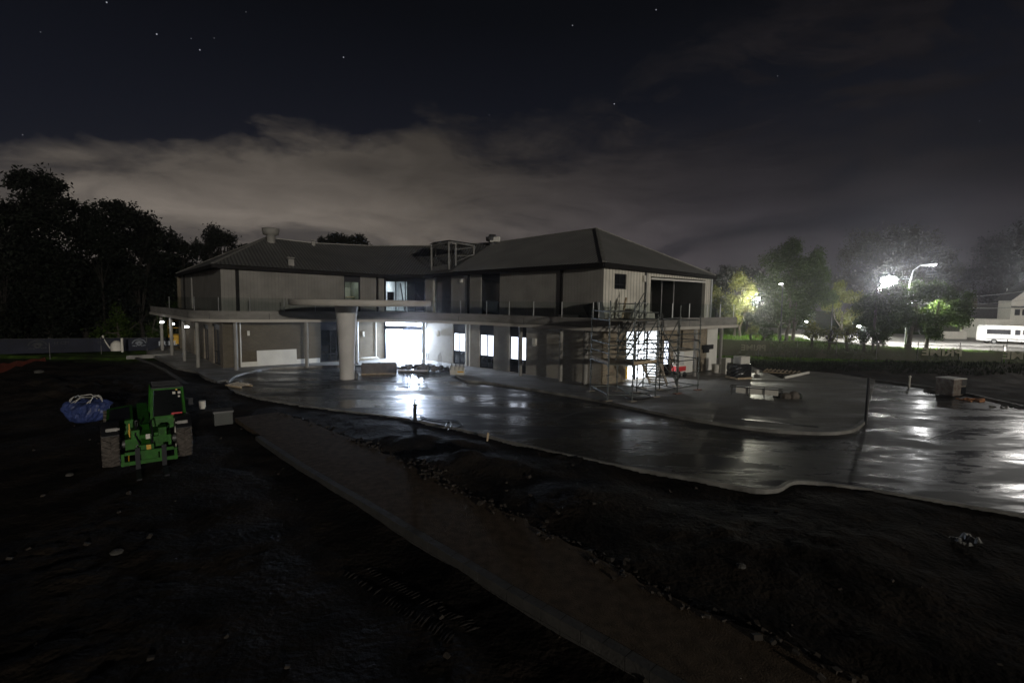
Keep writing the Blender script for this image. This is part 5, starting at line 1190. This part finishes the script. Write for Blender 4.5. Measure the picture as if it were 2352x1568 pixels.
# scissor lift behind the far end of the left wing
c = dep(409, 780, 52); sl = thing('scissor_lift', 'yellow scissor lift with raised white mast behind the far veranda columns', 'lift', (c.x, c.y, 0), .3)
mb = MB(); mb.box((0, 0, .75), (1.5, .9, .9)); mb.build('body', m_yel, sl)
mb = MB()
for z in (1.3, 2.0, 2.75): mb.beam((-.75, -.4, z), (.7, -.4, z), .06, .06)
mb.beam((-.75, -.4, 1.2), (-.75, -.4, 2.75), .05, .05); mb.build('guard_rail', m_yel, sl)
mb = MB(); mb.box((.72, -.45, 2.75), (.2, .2, 3.1)); mb.build('mast', m_paper, sl)
for xx in (-.5, .5): mb = MB(); mb.tube([(xx, -.5, .28), (xx, -.35, .28)], .28, 14); mb.build('wheel', m_black, sl)

# ---------------------------------------------------------------- trees
def tree(name, label, clumps, y, trunks, m_leaf, n_leaf, ls, group=None, cat='tree', ry=.8, zbase=0.0, twig=True):
    rs = np.random.RandomState(int(abs(clumps[0][0])) + 13)
    base = dep(trunks[0], 700, y); T = thing(name, label, cat, (base.x, base.y, 0), 0, group)
    cs_ = []
    for (u_, v_, r_) in clumps:
        rr_ = r_ / F0 * y; yy = y + rs.uniform(-1, 1) * rr_ * ry; c = dep(u_, v_, yy); cs_.append((c, rr_))
    tot = sum(r_ ** 2 for _, r_ in cs_); V = []
    for c, r_ in cs_:
        k = int(n_leaf * r_ ** 2 / tot); nb = max(5, int(r_ * 4))
        # each clump is a spray of small tufts
        dirs = rs.normal(size=(nb, 3)); dirs /= np.linalg.norm(dirs, axis=1)[:, None]; rad = rs.uniform(.45, 1.0, nb)
        tc_ = dirs * rad[:, None] * r_ * np.array([1, .9, .8]); w = rs.randint(0, nb, k)
        P = tc_[w] + rs.normal(size=(k, 3)) * (r_ * .24) + np.array(c)
        n1_ = rs.normal(size=(k, 3)); n1_ /= np.linalg.norm(n1_, axis=1)[:, None]; n2_ = np.cross(n1_, rs.normal(size=(k, 3))); n2_ /= np.linalg.norm(n2_, axis=1)[:, None] + 1e-9
        s_ = ls * rs.uniform(.45, 1.05, k)[:, None]
        V.append(np.stack([P - n1_ * s_, P + n2_ * s_ * .45, P + n1_ * s_, P - n2_ * s_ * .45], 1))
    V = np.concatenate(V).reshape(-1, 3) - np.array([base.x, base.y, 0]); V[:, 2] = np.maximum(V[:, 2], .15)
    me = bpy.data.meshes.new('crown'); F_q = np.arange(len(V)).reshape(-1, 4)
    me.from_pydata(V.tolist(), [], F_q.tolist()); me.materials.append(m_leaf); o = bpy.data.objects.new('crown', me); C.objects.link(o); o.parent = T
    mb = MB()
    for i, tu in enumerate(trunks):
        tb2 = dep(tu, 700, y + (i % 2) * .6); b_ = Vector((tb2.x - base.x, tb2.y - base.y, -.2)); near_ = sorted(cs_, key=lambda q: abs(q[0].x - tb2.x) + .3 * q[0].z)[:max(3, 7 // len(trunks))]
        low = min(q[0].z - q[1] * .3 for q in near_); fork = b_ + Vector((rs.uniform(-.3, .3), 0, max(1.2, low * .75)))
        r_ = max(.12, fork.z * .05 + .12); mb.tube([b_, b_.lerp(fork, .5) + Vector((rs.uniform(-.15, .15), 0, 0)), fork], [r_ * 1.35, r_, r_ * .85], 9)
        for c, rr_ in near_:
            e_ = c - Vector((base.x, base.y, 0)); m_ = fork.lerp(e_, .5) + Vector((rs.uniform(-.4, .4), rs.uniform(-.4, .4), -.1 * rr_))
            mb.tube([fork - Vector((0, 0, .1)), m_, e_], [r_ * .6, r_ * .35, r_ * .12], 6)
            for q in range(3):
                e2 = e_ + Vector((rs.uniform(-.8, .8), rs.uniform(-.5, .5), rs.uniform(-.3, .8))) * rr_; mb.tube([m_, e2], [r_ * .22, .02], 4, False)
    mb.build('trunk', m_trunkD if m_leaf is m_leafD else m_trunk, T); return T
GL = 'trees along the left boundary'; GR = 'trees beyond the right fence'
tree('gum_tree', 'tallest dark tree at the far left with a ragged flat top', [(85, 425, 48), (50, 410, 30), (130, 430, 26), (60, 480, 55), (125, 490, 45), (90, 540, 60), (50, 600, 60), (130, 610, 60), (90, 680, 62), (140, 690, 55), (30, 690, 60)], 56, [95, 60], m_leafD, 22000, .30, GL)
tree('gum_tree', 'dark tree cut by the left edge of the picture', [(-20, 480, 45), (12, 520, 45), (-30, 560, 60), (20, 600, 60), (-20, 680, 70), (5, 740, 50)], 53, [5], m_leafD, 11000, .30, GL)
tree('gum_tree', 'dark tree with a pointed spur on its crown left of the building', [(262, 466, 24), (250, 500, 34), (205, 500, 34), (180, 478, 14), (290, 500, 34), (175, 530, 42), (230, 560, 48), (280, 570, 38), (210, 630, 55), (250, 700, 55), (190, 700, 55)], 58, [235, 195], m_leafD, 20000, .28, GL)
tree('gum_tree', 'dark rounded tree nearest the left end of the roof', [(330, 520, 38), (355, 545, 30), (310, 560, 38), (345, 600, 38), (300, 640, 42), (350, 670, 42), (310, 710, 45)], 62, [325], m_leafD, 13000, .28, GL)
tree('gum_tree', 'lower dark tree touching the left end of the building', [(395, 562, 26), (425, 575, 24), (385, 610, 30), (420, 630, 26), (390, 670, 34), (400, 720, 36)], 68, [400], m_leafD, 9000, .28, GL)
tree('round_tree', 'round topped dark tree above the left hip of the roof', [(497, 548, 28), (470, 560, 22), (525, 558, 22), (548, 570, 18), (480, 590, 22), (520, 590, 20), (455, 575, 16)], 78, [503], m_leafD, 7200, .28, GL)
tree('round_tree', 'dark domed tree peeping over the ridge of the left wing', [(770, 553, 20), (745, 556, 16), (795, 556, 20), (825, 557, 24), (790, 580, 26), (840, 575, 16)], 95, [790], m_leafD, 7200, .3, GL)
for uu, lb in ((-10, 'dense dark tree filling the gap behind the far left gum tree'), (95, 'dense dark tree behind the tallest gum tree'), (180, 'dense dark tree behind the gap between two gum trees'), (270, 'dense dark tree behind the gum tree with the pointed spur'), (350, 'dense dark tree behind the rounded gum tree'), (415, 'dense dark tree low behind the far end of the left wing')):
    tree('gum_tree', lb, [(uu, 610, 44), (uu - 30, 650, 42), (uu + 30, 650, 42), (uu, 690, 50), (uu - 30, 735, 42), (uu + 30, 735, 42)], 74, [uu], m_leafD, 7500, .4, GL)
for k, (uu, hh) in enumerate([(30, 60), (110, 55), (190, 62), (270, 58), (345, 64), (400, 60)]):
    tree('shrub', ['dark shrub behind the banner fence at the far left edge', 'dark shrub behind the banner fence under the tallest tree', 'dark shrub behind the banner fence between the two trunks', 'dark shrub behind the round emblem of the banner fence', 'dark green shrub behind the banner lettering', 'green lit shrub behind the far end of the veranda'][k],
         [(uu, 745, 34), (uu - 25, 762, 26), (uu + 25, 758, 28), (uu, 715, 26)], hh, [uu], m_leafG if k > 2 else m_leafD, 1600, .2, 'shrubs behind the banner fence', 'shrub')
tree('broad_tree', 'tall dark tree right of the building with three trunks', [(1800, 572, 26), (1838, 566, 22), (1870, 590, 28), (1778, 605, 30), (1830, 610, 38), (1885, 625, 30), (1765, 655, 30), (1815, 665, 40), (1870, 670, 38), (1775, 715, 34), (1830, 720, 36), (1740, 725, 24), (1900, 690, 24)], 74, [1824, 1796, 1811], m_leafG, 44000, .19, GR)
tree('fig_tree', 'huge domed tree behind the bright floodlight', [(1985, 562, 38), (2030, 550, 34), (2075, 552, 36), (2120, 565, 34), (1955, 590, 30), (2160, 590, 32), (2010, 605, 40), (2070, 605, 42), (2125, 620, 38), (1950, 640, 34), (2185, 625, 26), (2000, 660, 36), (2060, 670, 40), (2130, 680, 40), (2195, 680, 34)], 112, [2050, 2110], m_leafB, 42000, .23, GR)
tree('spreading_tree', 'low spreading tree with one dark trunk beside the bright road', [(2010, 685, 26), (2060, 672, 28), (2110, 672, 28), (2160, 668, 26), (2200, 690, 26), (2000, 705, 30), (2035, 700, 30), (1990, 725, 26), (2040, 725, 34), (2100, 720, 34), (2160, 715, 34), (2210, 728, 26), (2040, 760, 20), (2150, 755, 22)], 61, [2093, 2135], m_leafG, 34000, .19, GR)
tree('broad_tree', 'grey dark tree mass at the far right above the houses', [(2270, 585, 36), (2315, 565, 34), (2360, 545, 40), (2250, 630, 34), (2310, 630, 44), (2365, 620, 44), (2290, 680, 36), (2345, 680, 40)], 130, [2300, 2360], m_leafD, 14000, .4, GR)
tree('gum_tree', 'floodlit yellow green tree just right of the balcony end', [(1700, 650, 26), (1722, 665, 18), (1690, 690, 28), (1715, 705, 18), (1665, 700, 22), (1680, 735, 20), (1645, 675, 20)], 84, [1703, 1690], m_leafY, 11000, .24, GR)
tree('broad_tree', 'dark tree line behind the right end of the building', [(1640, 632, 20), (1670, 628, 20), (1705, 630, 20), (1740, 640, 22), (1655, 665, 24), (1740, 690, 18)], 98, [1650, 1720], m_leafD, 7000, .3, GR)
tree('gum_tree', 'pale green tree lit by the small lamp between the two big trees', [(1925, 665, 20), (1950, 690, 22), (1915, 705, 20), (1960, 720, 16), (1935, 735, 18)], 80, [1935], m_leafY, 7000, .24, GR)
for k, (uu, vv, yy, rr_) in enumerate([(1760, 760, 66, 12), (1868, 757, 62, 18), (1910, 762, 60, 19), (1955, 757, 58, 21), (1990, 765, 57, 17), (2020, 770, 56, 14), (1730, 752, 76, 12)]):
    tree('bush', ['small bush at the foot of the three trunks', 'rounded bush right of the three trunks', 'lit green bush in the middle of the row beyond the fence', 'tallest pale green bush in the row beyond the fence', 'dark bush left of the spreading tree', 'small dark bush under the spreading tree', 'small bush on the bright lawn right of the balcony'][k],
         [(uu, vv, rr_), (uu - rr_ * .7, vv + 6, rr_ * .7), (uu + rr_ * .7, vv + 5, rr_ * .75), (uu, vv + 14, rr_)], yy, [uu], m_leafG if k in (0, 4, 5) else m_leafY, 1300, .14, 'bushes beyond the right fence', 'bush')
# lawn tufts
rs = np.random.RandomState(2); n = 26000; gx = rs.uniform(15, 75, n); gy = 47.5 + 38 * rs.uniform(0, 1, n) ** 1.5
ok = ~inside(ROADP, gx, gy); gx, gy = gx[ok], gy[ok]; k_ = len(gx); ga = rs.uniform(0, 6.28, k_); gh = rs.uniform(.08, .30, k_); gw = rs.uniform(.03, .09, k_)
dx, dy = np.cos(ga) * gw, np.sin(ga) * gw; z0 = np.full(k_, -.12)
V = np.stack([np.stack([gx - dx, gy - dy, z0], 1), np.stack([gx + dx, gy + dy, z0], 1), np.stack([gx + dy * 1.5, gy - dx * 1.5, gh], 1)], 1).reshape(-1, 3)
me = bpy.data.meshes.new('lawn_grass'); me.from_pydata(V.tolist(), [], np.arange(len(V)).reshape(-1, 3).tolist()); me.materials.append(m_grass); o = bpy.data.objects.new('lawn_grass', me); C.objects.link(o); tag(o, 'rough green grass growing beyond the right fence', 'grass', kind='stuff')
rs = np.random.RandomState(5); n = 22000; gx = rs.uniform(20, 62, n); gy = rs.uniform(36, 45.5, n)
ok = ~(inside(drive_poly, gx, gy) | inside(plaza, gx, gy)) & (gy > 37.5 - .28 * (gx - 25)); gx, gy = gx[ok], gy[ok]; k_ = len(gx); ga = rs.uniform(0, 6.28, k_); gh = rs.uniform(.05, .30, k_); gw = rs.uniform(.02, .06, k_)
dx, dy = np.cos(ga) * gw, np.sin(ga) * gw; z0 = np.array([gz(a, b) for a, b in zip(gx, gy)])
V = np.stack([np.stack([gx - dx, gy - dy, z0 - .05], 1), np.stack([gx + dx, gy + dy, z0 - .05], 1), np.stack([gx + dy * 2, gy - dx * 2, z0 + gh], 1)], 1).reshape(-1, 3)
me = bpy.data.meshes.new('weeds'); me.from_pydata(V.tolist(), [], np.arange(len(V)).reshape(-1, 3).tolist()); me.materials.append(m_weed); o = bpy.data.objects.new('weeds', me); C.objects.link(o); tag(o, 'long dark weeds between the right pavement and the mesh fence', 'weeds', kind='stuff')
# stones and clods strewn over the soil
rs = np.random.RandomState(8); mb = MB()
for k in range(1080):
    if k < 900: i = rs.randint(0, len(PRj) - 2); q = PRj[i]; x, y = q[0] + rs.normal() * .13 + .05, q[1] + rs.normal() * .13 + .05
    else: y = rs.uniform(3.5, 20); x = rs.uniform(-14, 14) * (.4 + y / 18)
    if y < 3: continue
    s_ = rs.uniform(.012, .05) * (1.6 if rs.rand() < .06 else 1); z = max(gz(x, y), -.5) + s_ * .2
    if k >= 900 and gz(x, y) < -.19 and y > 9: continue
    if k < 900 and gz(x, y) < -.2: z = .055 + s_ * .3
    mb.box((x, y, z), (s_ * 2, s_ * 1.5, s_ * 1.1), rs.uniform(0, 3), (rs.uniform(-.5, .5), rs.uniform(-.5, .5)))
o = mb.build('stones', mat('clod', (.035, .028, .021), .9, var=.5, scale=.8)); tag(o, 'small stones and clods strewn over the mud and along the path edge', 'stones', kind='stuff')

# ---------------------------------------------------------------- street lamps and flood lights
def streetlamp(label, head, base_u, y, m_, en, size=.5, spot=None, arm=True, name='street_lamp', pole=True, col=(1, 1, 1), group=None, cat='street lamp'):
    hd = dep(head[0], head[1], y); bs_ = dep(base_u, 700, y); T = thing(name, label, cat, (bs_.x, bs_.y, 0), 0, group)
    L_ = Vector((hd.x - bs_.x, 0, hd.z))
    if pole:
        mb = MB(); top = L_ + Vector((0, 0, -.05)); mb.tube([(0, 0, -.1), (0, 0, hd.z * .78), (L_.x * .12, 0, hd.z * .93), (L_.x * .45, 0, hd.z * .99), top], [.11, .075, .06, .05, .04], 10); mb.build('pole', m_steel if arm else m_dark, T)
    mb = MB(); mb.box((L_.x + (.15 if L_.x >= 0 else -.15), 0, L_.z + .05), (size * 1.3, .35, .1), 0, (0, R(-8))); mb.build('lamp_head', m_steel if arm else m_dark, T)
    mb = MB(); mb.box((L_.x + (.15 if L_.x >= 0 else -.15), -.02, L_.z - .05), (size, .3, .08), 0, (0, R(-8))); mb.build('lens', m_, T)
    if en: pointlamp((hd.x, hd.y - .35, hd.z - .3), en, .15, col)
    return hd
streetlamp('tall curved street lamp with a bright white head beside the spreading tree', (2139, 608), 2086, 63.5, m_lampw, 900, .75)
h1 = streetlamp('small street lamp glowing through the dark three trunked tree', (1796, 651), 1796, 69.5, m_lamp, 120, .40, arm=False)
h2 = streetlamp('small white lamp low between the two big trees', (1913, 682), 1913, 77, m_lamp, 350, .5, arm=False)
# flood light bank
hd = dep(2040, 650, 65.5); fb = thing('floodlight_mast', 'blazing floodlight bank on a mast above the spreading tree', 'floodlight', (hd.x, hd.y, 0))
mb = MB(); mb.tube([(0, 0, -.1), (0, 0, hd.z + .4)], [.14, .09], 10); mb.build('mast', m_steel, fb)
for (dx_, dz_) in ((-.62, .42), (.05, .62), (.68, .5), (-.5, -.28), (.22, -.08), (.82, -.16), (-1.0, -.95)):
    c_ = Vector((dx_, 0, hd.z + dz_)); ax_ = Vector((-.35, -1, -.25)).normalized()
    mb = MB(); mb.tube([c_ + ax_ * -.2, c_ + ax_ * .02], [.22, .36], 16); mb.build('lamp_head', m_grey, fb)
    mb = MB(); mb.tube([c_ + ax_ * .02, c_ + ax_ * .06], .345, 16); mb.build('lens', m_lamp, fb)
mb = MB(); mb.beam((-.9, .1, hd.z + .1), (1.0, .1, hd.z + .2), .08, .08); mb.build('cross_bar', m_steel, fb)
pointlamp((hd.x, hd.y - .7, hd.z), 11000, .45, (1, .98, .94))
def spot(loc, tgt, en, ang=110, r=.3, col=(1, .98, .94), blend=.6):
    l = bpy.data.lights.new('flood_beam', 'SPOT'); l.energy = en; l.spot_size = R(ang); l.spot_blend = blend; l.shadow_soft_size = r; l.color = col
    o = bpy.data.objects.new('flood_beam', l); C.objects.link(o); o.location = loc; o.rotation_euler = (Vector(tgt) - Vector(loc)).to_track_quat('-Z', 'Y').to_euler(); return o
spot((hd.x + .4, hd.y - .3, hd.z), (66, 70, 0), 150000, 140)
# lamp just outside the right edge that lights the wet driveway and the white end wall
rl = dep(2395, 604, 40); T = thing('street_lamp', 'street lamp pole just beyond the right edge of the picture', 'street lamp', (rl.x + 1.5, rl.y, 0))
mb = MB(); mb.tube([(0, 0, -.1), (0, 0, rl.z - .6), (-.6, 0, rl.z), (-1.5, 0, rl.z + .1)], [.1, .07, .05, .04], 10); mb.build('pole', m_steel, T)
mb = MB(); mb.box((-1.6, 0, rl.z + .06), (1.2, .5, .1)); mb.build('lamp_head', m_steel, T); mb = MB(); mb.box((-1.6, 0, rl.z - .02), (1.1, .5, .07)); mb.build('lens', m_lamp, T)
pointlamp((rl.x - .1, rl.y, rl.z - .35), 1500, .5, (1, .97, .92))
# lamp behind the lit tree
pt = dep(1741, 688, 80.5); T = thing('pole_light', 'low floodlight shining on the yellow green tree right of the balcony', 'floodlight', (pt.x, pt.y, 0))
mb = MB(); mb.tube([(0, 0, -.1), (0, 0, pt.z)], .05, 8); mb.build('pole', m_dark, T); mb = MB(); mb.box((0, 0, pt.z + .15), (.5, .2, .4)); mb.build('lens', m_lamp, T)
pointlamp((pt.x - .9, pt.y - .6, pt.z), 4500, .2, (1, .97, .78)); pointlamp((pt.x - 2.0, pt.y - 4, 5), 900, .2, (1, 1, .8))

gl = dep(1972, 757, 86); T = thing('pole_light', 'added white light near the ground behind the row of bushes', 'floodlight', (gl.x, gl.y, 0))  # added: lights the grass and stands for bright ground behind the bushes
mb = MB(); mb.tube([(0, 0, -.1), (0, 0, 1.6)], .05, 8); mb.build('pole', m_dark, T); mb = MB(); mb.box((0, 0, 1.8), (.5, .2, .3)); mb.build('lens', m_lamp, T)
pointlamp((gl.x - .2, gl.y - .6, 2.2), 2200, .25, (1, 1, .9))
gl = dep(1850, 757, 88); pointlamp((gl.x, gl.y - .6, 2.6), 1500, .25, (1, 1, .85)); T = thing('pole_light', 'added low light for the lawn behind the three trunks', 'floodlight', (gl.x, gl.y, 0)); mb = MB(); mb.tube([(0, 0, -.1), (0, 0, 2.2)], .05, 8); mb.build('pole', m_dark, T); mb = MB(); mb.box((0, 0, 2.4), (.4, .2, .3)); mb.build('lens', m_lamp, T)  # second added light, put there to brighten the lawn
# ---------------------------------------------------------------- van, houses, wires
vb = dep(2258, 787, 73); vf = dep(2372, 790, 71.5)
vd = (vf - vb); vl = 6.9; va = math.atan2(-3.5, vd.x)
VN = thing('minibus', 'long white high roofed minibus parked on the brightly lit road', 'van', (vb.x + 4.0, 73.2, 0), math.atan2(-2.4, 6.4))
def vprism(prof, y0, y1, nm, m_, par=VN):
    mb = MB(); n = len(prof); vs = [(x, y0, z) for x, z in prof] + [(x, y1, z) for x, z in prof]
    mb.add(vs, [tuple(range(n)), tuple(reversed(range(n, 2 * n)))] + [(i, n + i, n + (i + 1) % n, (i + 1) % n) for i in range(n)]); return mb.build(nm, m_, par)
prof = [(-3.45, .45), (3.4, .4), (3.48, .9), (3.3, 1.25), (2.55, 1.5), (1.75, 2.45), (1.35, 2.72), (-3.2, 2.75), (-3.42, 2.5), (-3.5, 1.2)]
bd = vprism(prof, -1.0, 1.0, 'body', mat('van_white', (.78, .78, .76), .35))
m_vg = mat('van_glass', (.05, .05, .055), .08)
for (x0, x1, z0_, z1_) in ((-3.1, -.35, 1.45, 2.15), (.15, .75, 1.4, 2.15)):
    mb = MB(); mb.box(((x0 + x1) / 2, -1.005, (z0_ + z1_) / 2), (x1 - x0, .02, z1_ - z0_)); mb.build('window', m_vg, VN)
mb = MB(); mb.add([(1.0, -1.015, 1.45), (2.1, -1.015, 1.5), (1.5, -1.015, 2.15), (1.0, -1.015, 2.15)], [(0, 1, 2, 3)]); mb.add([(2.58, -.85, 1.53), (2.58, .85, 1.53), (1.83, .8, 2.38), (1.83, -.8, 2.38)], [(0, 1, 2, 3)]); mb.build('windscreen', m_vg, VN)
for x in (-2.2, 2.2):
    for y in (-.95, .95): mb = MB(); mb.tube([(x, y - .12, .36), (x, y + .1, .36)], .37, 20); w = mb.build('wheel', m_black, VN); mb = MB(); mb.tube([(x, y - .14, .36), (x, y - .10, .36)], .22, 16); mb.build('rim', m_steel, w)
mb = MB(); mb.box((0, -1.01, .75), (6.4, .03, .09)); mb.build('side_strip', m_grey, VN)
mb = MB(); mb.box((3.46, 0, .62), (.1, 1.9, .3)); mb.build('bumper', m_grey, VN)
for y in (-.75, .75): mb = MB(); mb.box((3.33, y, 1.05), (.12, .35, .22)); mb.build('headlight', m_paper, VN)
mb = MB(); mb.box((1.25, -1.12, 1.5), (.12, .18, .32)); mb.build('mirror', m_black, VN)
m_hw = mat('house_wall', (.68, .66, .6), .7, var=.06); m_hr = mat('house_roof', (.10, .10, .105), .7, var=.3)
# big white gabled house cut by the right edge
hx = dep(2323, 700, 92); HS = thing('gabled_house', 'two storey white gabled house at the right edge behind the minibus', 'house', (hx.x, hx.y, 0))
mb = MB(); mb.add([(0, 0, 0), (12, 0, 0), (12, 0, 6.6), (7, 0, 12.4), (0, 0, 7.0), (0, 2.5, 0), (12, 2.5, 0), (12, 2.5, 6.6), (7, 2.5, 12.4), (0, 2.5, 7.0)], [(0, 1, 2, 3, 4), (9, 8, 7, 6, 5), (0, 4, 9, 5), (1, 6, 7, 2)]); mb.build('wall', m_hw, HS)
mb = MB(); mb.add([(-.6, -.5, 6.7), (7, -.5, 12.6), (7, 3, 12.6), (-.6, 3, 6.7), (12.6, -.5, 6.3), (12.6, 3, 6.3)], [(0, 1, 2, 3), (1, 4, 5, 2)]); mb.build('roof', m_hr, HS)
for xx in (1.2, 2.6): mb = MB(); mb.box((xx, -.04, 4.6), (.9, .08, 1.1)); mb.build('window', m_vg, HS)
mb = MB(); mb.box((4.0, -.6, 5.6), (8, 1.2, .25)); mb.build('awning', m_hr, HS)
hx = dep(2271, 700, 86); H2 = thing('flat_annex', 'low white flat roofed annex with a railing between the minibus and the gabled house', 'house', (hx.x, hx.y, 0))
mb = MB(); mb.box((2.0, 2, 1.7), (4.6, 4, 3.4)); mb.build('wall', m_hw, H2); mb = MB()
for k in range(12): mb.box((2.2 + k * .22, -.05, 2.6), (.05, .05, 1.3))
mb.box((3.4, -.05, 3.25), (2.6, .07, .07)); mb.build('railing', m_hw, H2)
for xx in (-.1, 1.2): mb = MB(); mb.box((xx + .2, -.06, 1.3), (.7, .08, .8)); mb.build('window', m_vg, H2)
hx = dep(2225, 700, 108); H3 = thing('bungalow', 'long dark roofed bungalow with a brick chimney beyond the spreading tree', 'house', (hx.x, hx.y, 0))
mb = MB(); mb.box((7, 4, 1.3), (15, 8, 2.8)); mb.build('wall', mat('dim_wall', (.3, .3, .25), .8), H3)
mb = MB(); mb.add([(-1, -.8, 2.7), (15.5, -.8, 2.7), (15.5, 8.8, 2.7), (-1, 8.8, 2.7), (3, 4, 6.2), (12, 4, 6.2)], [(0, 1, 5, 4), (1, 2, 5), (2, 3, 4, 5), (3, 0, 4)]); rf3 = mb.build('roof', m_hr, H3)
mb = MB(); mb.box((3.9, 3.2, 6.4), (1.1, .8, 2.2)); mb.build('chimney', m_brL, rf3)
hx = dep(2188, 772, 84); mb = MB(); mb.box((hx.x + .2, hx.y, .6), (4.2, .3, 1.3)); mb.box((hx.x + 1.5, hx.y, 1.35), (.4, .4, .5)); simple('garden_wall', 'low white garden wall left of the minibus across the road', 'garden wall', mb, m_hw)
for (v0_, v1_, y0_, lb, r_) in ((672, 655, 60, 'upper power cable running from the curved street lamp to the right', .05), (690, 690, 60.5, 'lower power cable running past the spreading tree to the right', .045), (688, 676, 61, 'thin middle cable above the spreading tree', .03)):
    a, b20 = dep(2010 if v0_ != 690 else 2100, v0_, y0_), dep(2420, v1_, y0_ + 22); mb = MB()
    mb.tube([a.lerp(b20, k / 16) - Vector((0, 0, 1.1 * 4 * (k / 16) * (1 - k / 16))) for k in range(17)], r_, 5); simple('power_cable', lb, 'cable', mb, m_steel)
pp = dep(2012, 700, 60); mb = MB(); mb.tube([(pp.x, pp.y, -.1), (pp.x, pp.y, 7.4)], [.16, .11], 10); mb.beam((pp.x - .8, pp.y, 6.6), (pp.x + .8, pp.y, 6.6), .1, .1); simple('power_pole', 'wooden power pole hidden behind the spreading tree beside the floodlight', 'power pole', mb, m_trunk)
tp0 = dep(2310, 700, 104); mb = MB(); mb.tube([(tp0.x, tp0.y, 0), (tp0.x, tp0.y, 9.5)], .1, 8); simple('utility_pole', 'thin grey pole rising behind the bungalow roof', 'pole', mb, m_steel)
HAZE = 0.0007  # haze added for its glow around the lamps, imitating lens glare
if HAZE:
    mb = MB(); mb.box((0, 55, 19), (460, 240, 42)); m = bpy.data.materials.new('haze_air'); m.use_nodes = True; t = m.node_tree; t.nodes.remove(t.nodes['Principled BSDF'])
    v = nd(t, 'ShaderNodeVolumePrincipled'); v.inputs['Color'].default_value = (.9, .92, 1, 1); v.inputs['Density'].default_value = HAZE; v.inputs['Anisotropy'].default_value = .92
    t.links.new(v.outputs[0], t.nodes['Material Output'].inputs['Volume']); o = mb.build('haze', m); o['kind'] = 'stuff'
